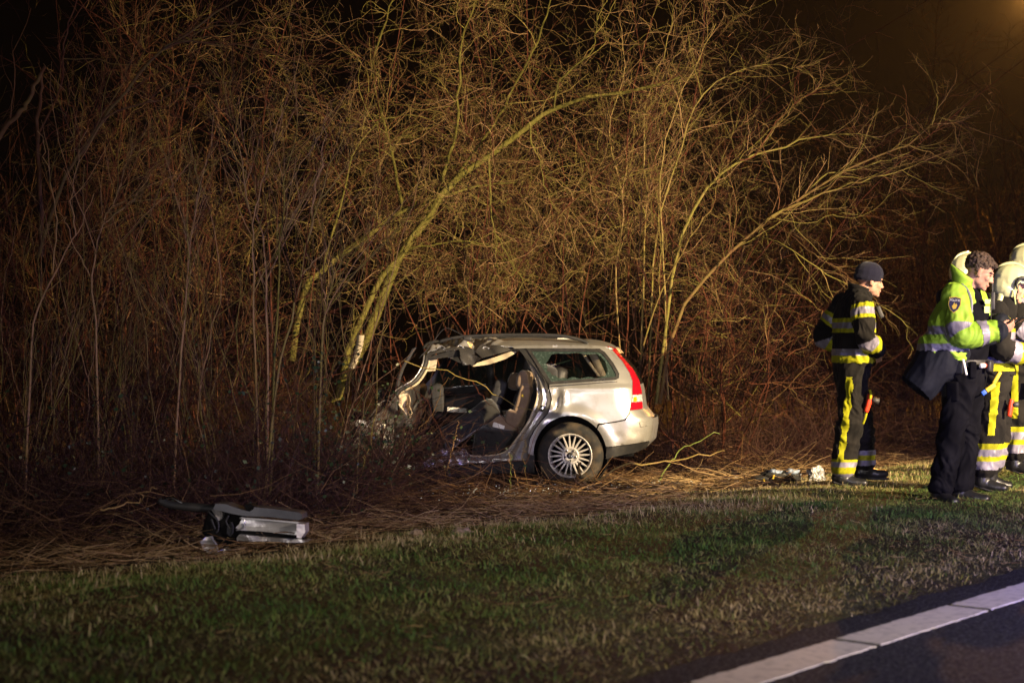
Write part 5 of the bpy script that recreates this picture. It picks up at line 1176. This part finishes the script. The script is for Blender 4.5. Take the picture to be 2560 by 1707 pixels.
# jacket, open over the vest
JJ = dict(J); JJ['chest'] = V3(.005, 0, 1.38); JJ['waist'] = V3(-.055, 0, 1.19); JJ['hem'] = V3(-.095, 0, 1.08)
jk = jacket_blob(JJ, ((.15, .11), (.225, .165), (.245, .195), (.255, .21)), (.095, .092, .088, .070))
def front_open(C):
    q = C - np.array(J['chest']); fx = q @ f2; rx = q @ r2
    arm = np.linalg.norm(C[:, :2] - 0, axis=1) < 0
    lab, s, rv = nearest(C, jk.ch); tor = lab == 0
    ang = np.degrees(np.arctan2(rx, fx)); openf = (np.abs(ang - 4) < 42)
    return ~(tor & openf) & ~(tor & (C[:, 2] < 1.03))
arm_lime = lambda C, s, rv: s > .60
jo = garment('jacket', jk, m_lime, p2, [
    ('torso', tz(1.215, 1.27), 0, m_fsil), ('torso', tz(1.09, 1.145), 0, m_fsil),
    ('armR', .335, .395, m_fsil), ('armR', .535, .595, m_fsil), ('armL', .40, .45, m_fsil),
    ('armR', lambda C, s, rv: s > .655, 0, m_navy), ('armL', lambda C, s, rv: s > .43, 0, m_navy)], wr=(.040, 6.0, (1.1, 1.1, .8)), seed=5.4, cut=front_open, voxel=.0068)
# reflective piping over the shoulder
strap('shoulder_piping', [(-.02, -.12, 1.575), (.012, -.165, 1.53), (.035, -.192, 1.45), (.035, -.195, 1.36)], .026, .004, m_fsil, jo, tuple(norm(V3(.7, -.5, .2))))
# navy skirt of the jacket pulled back over the hip
b = Blob(); b.limb('skirt', [(-.10, -.02, 1.09), (-.17, -.03, 1.01), (-.25, -.04, .92), (-.315, -.045, .845)], [.225, .22, .20, .185], [.185, .175, .15, .135], side=(0, 1, 0)); V, F = b.fuse(.009, 3); V = wrinkle(V, F, .03, 5.0, 2.2, (1, 1, .5))
C = V[F].mean(1); axd = norm(V3(-.075, 0, -.085)); keep = ((C - V3(-.325, 0, .835)) @ axd < .012) & (C[:, 2] < 1.10)
sk = sub('jacket_skirt', V, F, keep, m_navy, jo)
collar('hood', J['neck'] + V3(-.012, .0, .0), .088, .05, .19, fy + R(12), R(-125), R(130), m_lime, jo, .016, .022, .0)
# vest
vb = Blob(); vb.limb('vest', [(.045, -.0, 1.47), (.05, -.005, 1.36), (.055, 0, 1.2), (.05, 0, 1.07)], [.155, .195, .195, .185], [.11, .155, .158, .15], side=r2); V, F = vb.fuse(.010, 3)
vest = sub('vest', V, F, np.ones(len(F), bool), m_police, p2)
def on_vest(a, z, dr=.0):          # point on the vest's skin, a degrees right of the chest direction
    d = f2 * math.cos(R(a)) + r2 * math.sin(R(a)); rr_ = 1 / math.sqrt((math.cos(R(a)) / .158) ** 2 + (math.sin(R(a)) / .196) ** 2)
    return V3(.05, 0, z) + d * (rr_ + dr), math.atan2(d[1], d[0])
def vpatch(name, a, z, w_, h_, material, th=.008, dr=.004):
    c, az = on_vest(a, z, dr); return boxo(name, c, (th, w_, h_), material, vest, (0, 0, az), .003)
vpatch('lettered_patch', 8, 1.448, .13, .034, m_limewhite); vpatch('lettered_patch', 14, 1.39, .09, .050, m_limewhite); vpatch('lettered_patch', -14, 1.39, .07, .045, m_limewhite); vpatch('vest_pouch', 24, 1.25, .07, .11, m_police, .035, .01); vpatch('vest_pouch', -4, 1.25, .07, .11, m_police, .035, .01)
c, az = on_vest(-18, 1.475, .02); rad = empty('radio', c, (0, 0, az)); rad.parent = vest
boxo('radio_case', (0, 0, -.02), (.032, .055, .13), m_black, rad, (0, 0, 0), .008); tube('antenna', [(0, .015, .04), (0, .016, .09), (0, .017, .13)], .006, m_black, rad, 6); boxo('screen', (.017, 0, .01), (.002, .04, .03), m_grey, rad, (0, 0, 0), 0)
c, az = on_vest(-22, 1.335, .025); lathe('speaker_microphone', [(.001, -.02), (.026, -.02), (.030, 0), (.026, .02), (.001, .022)], m_black, vest, 18, 'X', c, (0, 0, az))
tube('coiled_cord', [on_vest(-15, 1.50, .01)[0], on_vest(2, 1.42, .02)[0], on_vest(4, 1.34, .02)[0], on_vest(-10, 1.28, .02)[0]], .004, m_black, vest, 6)
# badge on the sleeve
bd = empty('sleeve_badge'); bd.parent = jo
shd = [(-.038, .045), (0, .052), (.038, .045), (.040, .0), (.026, -.034), (0, -.058), (-.026, -.034), (-.040, 0)]
v, f = sheet(shd, step=.02); Vb = np.column_stack([v[:, 0], np.zeros(len(v)), v[:, 1]]); VS, FS = solid(Vb, f, .003, (0, 1, 0)); link('shield', pymesh('shield', VS, FS), m_badge, bd, smooth=False)
v, f = sheet([(x * 1.12, y * 1.10) for x, y in shd], step=.02); Vb = np.column_stack([v[:, 0], np.full(len(v), .0012), v[:, 1]]); VS, FS = solid(Vb, f, .002, (0, 1, 0)); link('gold_rim', pymesh('gold_rim', VS, FS), m_gold, bd, smooth=False)
fl = [(-.018, -.012), (-.006, -.036), (.012, -.030), (.020, -.006), (.010, .010), (.006, -.006), (-.002, .016), (-.008, -.004)]
v, f = sheet(fl, step=.02); Vb = np.column_stack([v[:, 0], np.full(len(v), -.002), v[:, 1]]); VS, FS = solid(Vb, f, .002, (0, 1, 0)); link('flame_emblem', pymesh('flame_emblem', VS, FS), m_gold, bd, smooth=False)
tcu = bpy.data.curves.new('lettering', 'FONT'); tcu.body = 'POLITIE'; tcu.size = .021; tcu.align_x = 'CENTER'; tcu.extrude = .0008
tob = bpy.data.objects.new('tmp_text', tcu); COL.objects.link(tob); bpy.context.view_layer.update()
tme = bpy.data.meshes.new_from_object(tob.evaluated_get(bpy.context.evaluated_depsgraph_get())); bpy.data.objects.remove(tob)
to_ = link('lettering', tme, m_white, bd, smooth=False); to_.location = (0, -.003, .022); to_.rotation_euler = (R(90), 0, 0)
bd.location = (-.108, -.306, 1.424); bd.rotation_euler = (R(-12), R(4), R(-24))
# trousers, belt, boots
tb = trousers_blob(J, (.112, .095, .085, .088), .03); garment('trousers', tb, m_police, p2, wr=(.040, 6, (1, 1, 1.0)), voxel=.0075, seed=1.7, cut=lambda C: C[:, 2] < 1.06)
boots(J, p2, .16, .058)
bl = empty('duty_belt', (.045, 0, 1.005)); bl.parent = p2
lathe('belt', [(.995, -.024), (1.0, 0), (.995, .024), (.96, .024), (.96, -.024), (.995, -.024)], m_black, bl, 40, 'Z').scale = (.160, .200, 1); bl.children[0].rotation_euler = (0, 0, fy)
def on_belt(a, z=0, dr=0.02):
    d = f2 * math.cos(R(a)) + r2 * math.sin(R(a)); rr_ = 1 / math.sqrt((math.cos(R(a)) / .158) ** 2 + (math.sin(R(a)) / .198) ** 2); return d * (rr_ + dr) + V3(0, 0, z), math.atan2(d[1], d[0])
for nm, a, z, s, mt_ in (('holster', 118, -.13, (.05, .07, .22), m_black), ('pouch', 88, -.03, (.045, .06, .09), m_black), ('pouch', 62, -.045, (.04, .05, .12), m_police), ('pouch', 8, -.02, (.04, .07, .08), m_black), ('radio_pouch', 135, -.05, (.045, .05, .14), m_grey), ('thigh_pouch', 100, -.20, (.045, .09, .14), m_police)):
    c, az = on_belt(a, z); boxo(nm, c, s, mt_, bl, (0, R(4), az), .012)
c, az = on_belt(40, -.015, .03); tube('spray_can', [c + r2 * .05, c, c - r2 * .03], .018, m_white, bl, 10); tube('spray_cap', [c - r2 * .03 + V3(0, 0, .0), c - r2 * .055], .0185, m_red, bl, 10, 4)
c, az = on_belt(80, -.02, .05); strap('key_strap', [c + V3(0, 0, .05), c + V3(.01, -.01, .0), c + V3(.022, -.012, -.06)], .016, .004, m_white, bl)
c, az = on_belt(-20, -.13, .035); tz_ = empty('stun_gun', c, (0, R(30), 0)); tz_.parent = bl
boxo('grip', (0, -.02, .03), (.03, .03, .10), m_yellow, tz_, (0, 0, 0), .008); boxo('barrel', (-.005, -.02, -.055), (.034, .034, .08), m_yellow, tz_, (0, R(25), 0), .006); boxo('cartridge', (-.03, -.022, -.11), (.034, .034, .034), m_blue, tz_, (0, R(25), 0), .004)
# phone in the hands: held, so a thing of its own
ph = empty('phone', tuple(np.array(p2.location) + V3(.365, -.20, 1.305)), (R(-25), R(-28), R(8)), 'black smartphone held in the hands of the police officer', 'phone')
boxo('phone_case', (0, 0, 0), (.145, .072, .009), m_phone, ph, (0, 0, 0), .004); boxo('screen', (0, 0, .0052), (.135, .064, .001), mat('phone_screen', (.05, .05, .06), .1), ph, (0, 0, 0), 0)

# ------------------------------------------------------------------ the three firefighters in helmets
def helmet(H, parent, k=1.0):
    e = empty('helmet'); e.parent = parent
    b = Blob()
    for c, r in (((-.012, 0, .055), (.150, .122, .125)), ((-.055, 0, .01), (.115, .112, .125)), ((-.03, 0, -.035), (.10, .112, .085))): V, F = ball((0, 0, 0), r); b.add(H((V + V3(*c)) * k), F)
    V, F = ball((0, 0, 0), (.05, .105, .018)); b.add(H((V + V3(.125, 0, .048)) * k), F)
    V, F = b.fuse(.008, 3)
    O, Zv, Xv = H(V3(0, 0, 0)), H(V3(0, 0, 1)) - H(V3(0, 0, 0)), H(V3(1, 0, 0)) - H(V3(0, 0, 0))
    C = V[F].mean(1) - O; z = C @ Zv; x = C @ Xv
    keep = ~((x > .035) & (z < .04 - .0 * x)) & (z > -.105) & ~((x > -.01) & (z < -.01 - (x + .01) * .4) & (x < .04) & (z > -.02) & False)
    sh = sub('shell', V, F, keep, m_helm, e)
    # dark visor seam and ridge
    p = [H(V3(*q) * k) for q in ((.135, -.075, .062), (.10, -.118, .078), (.04, -.132, .075), (.015, -.128, .030), (.03, -.118, -.01))]; tube('visor_edge', p, [.006, .011, .014, .011, .006], m_black, e, 8)
    p = [H(V3(*q) * k) for q in ((.135, .075, .062), (.10, .118, .078), (.04, .132, .075), (.015, .128, .030), (.03, .118, -.01))]; tube('visor_edge', p, [.006, .011, .014, .011, .006], m_black, e, 8)
    p = [H(V3(*q) * k) for q in ((.12, 0, .115), (.06, 0, .172), (-.02, 0, .186), (-.10, 0, .155), (-.15, 0, .09))]; tube('crest', p, [.006, .012, .014, .012, .006], m_helm, e, 8)
    # neck flap and chin strap
    b = Blob(); b.limb('flap', [H(V3(-.075, 0, -.08)), H(V3(-.085, 0, -.16))], [.10, .115], [.05, .05], side=H(V3(0, 1, 0)) - O); V, F = b.fuse(.009, 3); link('neck_flap', mesh_np('neck_flap', V, F), m_helm if k > .99 else m_helm, e)
    for s in (-1, 1): tube('chin_strap', [H(V3(.0, .118 * s, -.02)), H(V3(.02, .112 * s, -.07)), H(V3(.045, .06 * s, -.125))], .007, m_limewhite, e, 6)
    return e
def hood_blob(H, parent):
    b = Blob(); V, F = ball((0, 0, 0), (.112, .090, .13)); b.add(H(V + V3(-.018, 0, -.02)), F); b.limb('n', [H(V3(-.02, 0, -.06)), H(V3(-.04, 0, -.2))], [.09, .12]); V, F = b.fuse(.009, 2)
    O = H(V3(0, 0, 0)); C = V[F].mean(1) - O; x = C @ (H(V3(1, 0, 0)) - O); z = C @ (H(V3(0, 0, 1)) - O); y = C @ (H(V3(0, 1, 0)) - O)
    keep = ~((x > .045) & (z > -.085)); sub('balaclava', V, F, keep, m_fblack, parent)
def firefighter(px_, D, label, h, fyaw, armpose, leg, headyaw=0, headpitch=0, stripes=True, seed=1.0, hx=.075):
    p = person(px_, D, label, group='helmeted firefighters'); k = h / 1.80
    f = V3(math.cos(fyaw), math.sin(fyaw), 0); r = V3(math.sin(fyaw), -math.cos(fyaw), 0); up = V3(0, 0, 1)
    L = lambda a, b, c: (f * a + r * b + up * c) * k
    J = dict(H=head_frame(L(hx, 0, 1.645), fyaw + headyaw, headpitch), neck=L(.0, 0, 1.51), chest=L(0, 0, 1.35), waist=L(0, 0, 1.08), hem=L(0, 0, .95), pelvis=L(0, 0, .92), side=r,
             shR=L(0, .19, 1.45), shL=L(0, -.19, 1.45), hipR=L(0, .10, .89), hipL=L(0, -.10, .89))
    for s, sg in (('R', 1), ('L', -1)):
        e, w_ = armpose[s]; J['el' + s] = L(*e); J['wr' + s] = L(*w_); J['hd' + s] = f * .8 + up * .2; J['hn' + s] = r * -sg
        kx, kz, ax, az, tx = leg[s]; J['kn' + s] = L(kx, .11 * sg, kz); J['an' + s] = L(ax, .12 * sg, az); J['to' + s] = L(tx, .15 * sg, .035)
    body_skin(J, p, 1.0, .009); head_parts(J['H'], p)
    jo = garment('jacket', jacket_blob(J, ar=(.088, .088, .084, .070)), m_fblack, p, [
        ('torso', tz(1.285 * k, 1.315 * k), 0, m_fyel), ('torso', tz(1.225 * k, 1.285 * k), 0, m_fsil), ('torso', tz(1.03 * k, 1.085 * k), 0, m_fsil), ('torso', tz(.97 * k, 1.03 * k), 0, m_fyel),
        ('armR', .16, .20, m_fyel), ('armR', .20, .25, m_fsil), ('armR', .46, .53, m_fsil), ('armR', .53, .59, m_fyel), ('armL', .16, .2, m_fyel), ('armL', .2, .25, m_fsil), ('armL', .46, .53, m_fsil), ('armL', .53, .59, m_fyel)], wr=(.034, 6.5, (1, 1, .8)), seed=seed, cut=lambda C: C[:, 2] > .935 * k)
    collar('collar', J['neck'], .09, .05, .09, fyaw, R(-165), R(165), m_fblack, jo, .01, .016, 0)
    bands = []
    for s in 'RL':
        bands += [('leg' + s, tz(a_ * k, b_ * k), 0, m_) for a_, b_, m_ in ((.34, .385, m_fyel), (.285, .34, m_fsil), (.24, .285, m_fyel), (.18, .24, m_fsil))]
        sgn = -90 if s == 'R' else 90
        bands.append(('leg' + s, (lambda C, s_, rv, q=math.degrees(fyaw) + sgn: (np.abs((np.degrees(np.arctan2(rv[:, 1], rv[:, 0])) - q + 180) % 360 - 180) < 14) & (C[:, 2] > .45 * k) & (C[:, 2] < .88 * k)), 0, m_fyel))
    garment('trousers', trousers_blob(J, (.118, .108, .10, .10), .09), m_fblack, p, bands, wr=(.042, 6, (1, 1, 1.0)), seed=seed + 4, cut=lambda C: C[:, 2] < 1.0 * k)
    boots(J, p); hood_blob(J['H'], p); helmet(J['H'], p)
    tor = empty('torch', tuple(L(.12, .22, .68))); tor.parent = p
    tube('torch_body', [(0, 0, .06), (-.01, 0, 0), (-.02, 0, -.07)], [.02, .022, .02], m_red, tor, 10); lathe('torch_head', [(.001, -.02), (.02, -.02), (.023, .03), (.001, .035)], m_black, tor, 14, 'X', (.02, 0, .02))
    return p, J
stand = {'R': (.0, .48, -.01, .10, .14), 'L': (.04, .48, .03, .10, .18)}
fold = {'R': ((-.02, .30, 1.17), (.24, .20, 1.10)), 'L': ((.0, -.30, 1.17), (.25, -.18, 1.12))}
fwd = {'R': ((.03, .30, 1.16), (.30, .16, 1.07)), 'L': ((.0, -.30, 1.17), (.27, -.12, 1.10))}
firefighter(2398, 17.5, 'helmeted firefighter almost hidden behind the police officer', 1.90, R(20), fold, stand, seed=11)
firefighter(2484, 15.3, 'helmeted firefighter with bare face in a black balaclava beside the phone', 1.70, R(-8), fwd, {'R': (-.04, .47, -.10, .10, .05), 'L': (.03, .47, -.02, .10, .12)}, R(2), R(10), seed=17, hx=.14)
firefighter(2546, 17.2, 'tall helmeted firefighter cut off by the picture edge', 1.97, R(-22), fwd, stand, R(10), 0, seed=29)
# ================================================================== wreckage and litter on the ground
dx, dy = (610 - 1280) / FPX * 12.3, 12.3
door = empty('torn_off_door', (dx, dy, float(gz(dx, dy))), (0, 0, R(-6)), 'torn off silver car door lying on its edge in the dead grass', 'car door')
K2 = FPX / 12.3
ZB = CAMZ - float(gz(dx, dy))
def D2(*pts): return [((x - 610) / K2, ZB - (y - HZ) / K2) for x, y in pts]
zd = lambda *p: [(360 + .2126 * a, 1200 + .2126 * b) for a, b in p]
def flat(name, poly, y0, th, material, parent=door, step=.03, f=None, holes=()):
    v, fc = sheet(poly, holes, step); y = np.full(len(v), y0) + (f(v[:, 0], v[:, 1]) if f else 0)
    VS, FS = solid(np.stack([v[:, 0], y, v[:, 1]], -1), fc, th, (0, 1, 0)); return link(name, pymesh(name, VS, FS), material, parent, smooth=False)
m_trim = mat('door_trim_plastic', (0.055, 0.055, 0.062), 0.4, spec=0.5, noise=(20, (0.075, 0.075, 0.08), .4, .7), bump=(90, .2, .002))
m_panel = mat('door_inner_steel', (0.48, 0.46, 0.45), 0.35, 0.4, noise=(6, (0.36, 0.33, 0.31), .45, .7), bump=(7, .35, .03))
flat('trim_rail', D2(*zd((870, 325), (900, 255), (1020, 260), (1100, 290), (1220, 330), (1300, 345), (1345, 320), (1355, 295), (1600, 315), (1880, 350), (1920, 370), (1922, 425), (1880, 440), (1700, 425), (1500, 405), (1250, 400), (1080, 370), (960, 340))), -.13, .16, m_trim, step=.03, f=lambda u, w: .10 * (w - .25) ** 2 + .006 * np.sin(u * 9))
flat('handle_recess', D2(*zd((1225, 300), (1240, 265), (1300, 262), (1340, 285), (1335, 315), (1290, 332), (1240, 322))), -.10, .10, m_dark, step=.02)
flat('steel_panel', D2(*zd((1190, 430), (1300, 425), (1500, 445), (1700, 465), (1890, 480), (1890, 625), (1700, 610), (1450, 585), (1180, 570), (1120, 540), (1160, 500))), -.10, .10, m_panel, step=.02, f=lambda u, w: .010 * np.sin(u * 13) + .016 * np.abs(np.sin(w * 24 + u * 5)))
flat('panel_end', D2(*zd((1885, 470), (1970, 480), (1975, 570), (1930, 640), (1885, 630))), -.07, .12, m_panel, step=.02, f=lambda u, w: .5 * (u - .62))
flat('dark_channel', D2(*zd((1130, 560), (1450, 590), (1900, 640), (1960, 670), (1500, 640), (1180, 610))), -.085, .10, m_dark, step=.03)
flat('lower_panel', D2(*zd((1140, 650), (1180, 612), (1500, 645), (1900, 665), (1985, 690), (1900, 705), (1500, 692), (1300, 690), (1140, 688))), -.12, .12, m_panel, step=.02, f=lambda u, w: .012 * np.sin(u * 31 + w * 30))
flat('panel_crease', D2(*zd((1190, 418), (1500, 436), (1890, 468), (1890, 484), (1500, 452), (1200, 436))), -.108, .01, m_jamb, step=.03)
flat('torn_corner', D2(*zd((815, 340), (960, 350), (965, 390), (935, 445), (905, 465), (880, 430), (850, 390))), -.08, .05, m_panel, step=.015, f=lambda u, w: .03 * np.sin(u * 50 + w * 40))
flat('torn_corner', D2(*zd((1010, 530), (1060, 480), (1100, 520), (1090, 600), (1040, 650), (1005, 610))), -.10, .03, m_trim, step=.015, f=lambda u, w: .03 * np.sin(u * 60))
flat('crumpled_lower_skin', D2(*zd((720, 700), (780, 650), (840, 640), (890, 720), (910, 790), (880, 830), (800, 840), (730, 780))), -.14, .04, m_panel, step=.015, f=lambda u, w: .03 * np.sin(u * 30 + 1) + .02 * np.sin(w * 60))
flat('crumpled_lower_skin', D2(*zd((890, 835), (950, 800), (1040, 755), (1080, 790), (1060, 830), (980, 845))), -.16, .03, m_jamb, step=.015, f=lambda u, w: .02 * np.sin(u * 60))
tube('window_frame', [(u, -.02, w) for u, w in D2(*zd((160, 240), (300, 290), (600, 320), (820, 335), (960, 345)))], [.022, .026, .028, .026, .03], m_black, door, 8)
tube('frame_trim', [(u, -.03, w) for u, w in D2(*zd((190, 230), (230, 225), (320, 205), (400, 245), (500, 295)))], [.006, .008, .009, .009, .006], m_chrome, door, 6)
for a in (((790, 350), (870, 420), (910, 470), (920, 560), (890, 600)), ((1170, 430), (1215, 425), (1235, 490), (1215, 540), (1130, 570)), ((830, 440), (880, 560)), ((1040, 400), (1010, 470), (1060, 560))):
    q = zd(*a); q = q if len(q) > 2 else [q[0], ((q[0][0] + q[1][0]) / 2, (q[0][1] + q[1][1]) / 2), q[1]]
    tube('cable', [(u, -.10, w) for u, w in D2(*q)], .006, m_black if a[0][0] != 1170 else m_jamb, door, 6)
cushion('torn_foam', (D2(*zd((960, 540)))[0][0], .02, D2(*zd((960, 540)))[0][1]), (.26, .12, .20), m_dark, door, (0, R(20), 0), .4)

# ---- small litter behind the car
def chunk(name, label, x, y, D, s, material, seed, cat, parts=()):
    p = px(x, y, D); r_ = np.random.default_rng(seed); bm = bmesh.new(); bmesh.ops.create_icosphere(bm, subdivisions=3, radius=.5)
    for v in bm.verts:
        n_ = mnoise.noise(v.co * 3.1 + Vector((seed, 0, 0))) + .5 * mnoise.noise(v.co * 7 + Vector((0, seed, 0))); v.co *= 1 + .55 * n_; v.co.x *= s[0]; v.co.y *= s[1]; v.co.z *= s[2]
    me = bpy.data.meshes.new(name); bm.to_mesh(me); bm.free(); o = link(name, me, material, None, smooth=False); z = float(gz(p[0], D)) + s[2] * .34; o.location = (p[0], D, z)
    return tag(o, label, cat)
m_foil = mat('crumpled_plastic', (0.50, 0.50, 0.52), 0.2, 0.2, noise=(14, (0.25, 0.25, 0.27), .4, .65), bump=(22, 1.0, .05))
m_ltblue = mat('pale_blue_plastic', (0.20, 0.25, 0.36), 0.5, bump=(30, .8, .02))
m_paperw = mat('paper', (0.70, 0.68, 0.64), 0.8)
chunk('plastic_wrap', 'crumpled clear plastic wrap by the boots of the firefighter in the beanie', 2040, 1190, 17.0, (.16, .12, .15), m_foil, 3, 'plastic')
o = chunk('dark_cloth', 'dark heap of cloth with a pale blue lining lying behind the car', 1945, 1180, 17.3, (.36, .16, .13), m_black, 5, 'cloth')
for a, nm in (((-.03, -.03, .05), 'lining'), ((.12, -.03, .055), 'lining')):
    bm = bmesh.new(); bmesh.ops.create_icosphere(bm, subdivisions=2, radius=.5); me = bpy.data.meshes.new(nm)
    for v in bm.verts: v.co.x *= .12; v.co.y *= .07; v.co.z *= .05; v.co *= 1 + .6 * mnoise.noise(v.co * 40)
    bm.to_mesh(me); bm.free(); q = link(nm, me, m_ltblue, o); q.location = a
boxo('yellow_trim', (-.05, -.085, .01), (.012, .01, .04), m_yellow, o, (0, R(20), 0), .002); boxo('yellow_trim', (-.13, -.07, -.02), (.012, .01, .03), m_yellow, o, (0, R(-20), 0), .002)
chunk('wrapper', 'small white and orange wrapper among the dead stems', 1840, 1142, 19.0, (.06, .05, .06), m_paperw, 8, 'wrapper')
chunk('paper_scrap', 'white paper scrap between the rear wheel and the grass', 1557, 1222, 16.8, (.06, .04, .018), m_paperw, 9, 'paper')
chunk('paper_scrap', 'tiny bluish scrap beside the fallen branch', 1604, 1204, 17.4, (.03, .03, .03), m_ltblue, 10, 'paper')
chunk('clod', 'pale clod of earth at the grass edge, the larger one', 1155, 1364, 12.3, (.13, .10, .05), mat('pale_clod', (.28, .20, .14), .95, bump=(30, .9, .03)), 12, 'clod')
chunk('clod', 'pale clod of earth at the grass edge, the smaller one', 1042, 1352, 12.5, (.07, .06, .05), bpy.data.materials['pale_clod'], 13, 'clod')
bp = px(1690, 1178, 18.3); bo = boxo('black_trim_piece', (bp[0], 18.3, float(gz(bp[0], 18.3)) + .035), (.24, .08, .03), m_black, None, (R(12), R(-4), R(15)), .01); tag(bo, 'flat black plastic trim piece lying behind the bumper', 'trim piece')
# glass crumbs
gb = Bag(); n = 260; x = rg.normal(.2, .9, n); y = rg.normal(18.2, .45, n); z = gz(x, y) + rg.uniform(.01, .05, n); sz = rg.uniform(.004, .010, n)
P = np.stack([np.stack([x, y, z], -1), np.stack([x + sz, y + sz * .3, z + sz * .6], -1)], 1); gb.tubes(P, np.repeat(sz[:, None] * .6, 2, 1), 4)
tag(link('glass_crumbs', gb.mesh('glass_crumbs'), mat('glass_crumb', (.6, .68, .68), .1, spec=.7), smooth=False), 'crumbs of broken safety glass scattered below the car', 'broken glass', kind='stuff')

# ================================================================== added floodlight mast across the road, unseen, with a plate shading the verge
fm = empty('added_flood_mast', (FLOOD[0] + .5, FLOOD[1] - .4, -.08), label='unseen tripod floodlight mast added to carry the light cutoff plate', cat='floodlight')
tube('mast', [(0, 0, 0), (0, 0, 2.6), (0, 0, 5.1)], [.05, .04, .035], m_black, fm, 10)
for k in range(3): tube('leg', [(0, 0, 1.0), (.4 * math.cos(k * 2.1), .4 * math.sin(k * 2.1), .5), (.8 * math.cos(k * 2.1), .8 * math.sin(k * 2.1), .0)], .025, m_black, fm, 8)
ad = norm(V3(FLOOD_AIM[0] - FLOOD[0], FLOOD_AIM[1] - FLOOD[1], 0)); fa = math.atan2(ad[1], ad[0]); fl_ = V3(*FLOOD) - V3(*fm.location)
boxo('lamp_housing', fl_ - ad * .25, (.2, .5, .4), m_black, fm, (0, 0, fa), .02)
boxo('light_cutoff_plate', fl_ + ad * .62 + V3(0, 0, -.62 * math.tan(R(20.2)) - .30), (.01, 1.9, .60), m_black, fm, (0, 0, fa), 0)  # unseen plate added to keep the flood off the near verge
tube('cutoff_plate_arm', [fl_ - ad * .2 + V3(0, 0, -.2), fl_ + ad * .2 + V3(0, 0, -.4), fl_ + ad * .6 + V3(0, 0, -.5)], .012, m_black, fm, 6)

# ================================================================== the street lamp whose glow reaches the picture corner
slp = empty('street_lamp', (11.1, 40.2, float(gz(11.1, 40.2))), label='orange street lamp on a grey pole at the picture corner', cat='street lamp')
tube('pole', [(0, 0, 0), (0, 0, 4.0), (0, 0, 8.5), (-.1, -.03, 8.7)], [.07, .06, .05, .045], m_grey, slp, 10)
boxo('lamp_head', (-.50, -.16, 8.70), (.7, .26, .12), m_grey, slp, (0, R(-4), R(22)), .04)
# ================================================================== damp night air
HAZE = 0.0003
hz = link('haze', box_mesh('haze', 90, 100, 11.0, 0), None, None, smooth=False); hz.location = (0, 25, 4.1)
hm = bpy.data.materials.new('haze'); hm.use_nodes = True; hn = hm.node_tree; hn.nodes.clear()
pv = hn.nodes.new('ShaderNodeVolumePrincipled'); pv.inputs['Color'].default_value = (.8, .8, .82, 1); pv.inputs['Density'].default_value = HAZE; pv.inputs['Anisotropy'].default_value = 0.2
ho = hn.nodes.new('ShaderNodeOutputMaterial'); hn.links.new(pv.outputs[0], ho.inputs['Volume']); hz.data.materials.append(hm)
tag(hz, 'thin damp haze in the lamplight', 'haze', kind='stuff')
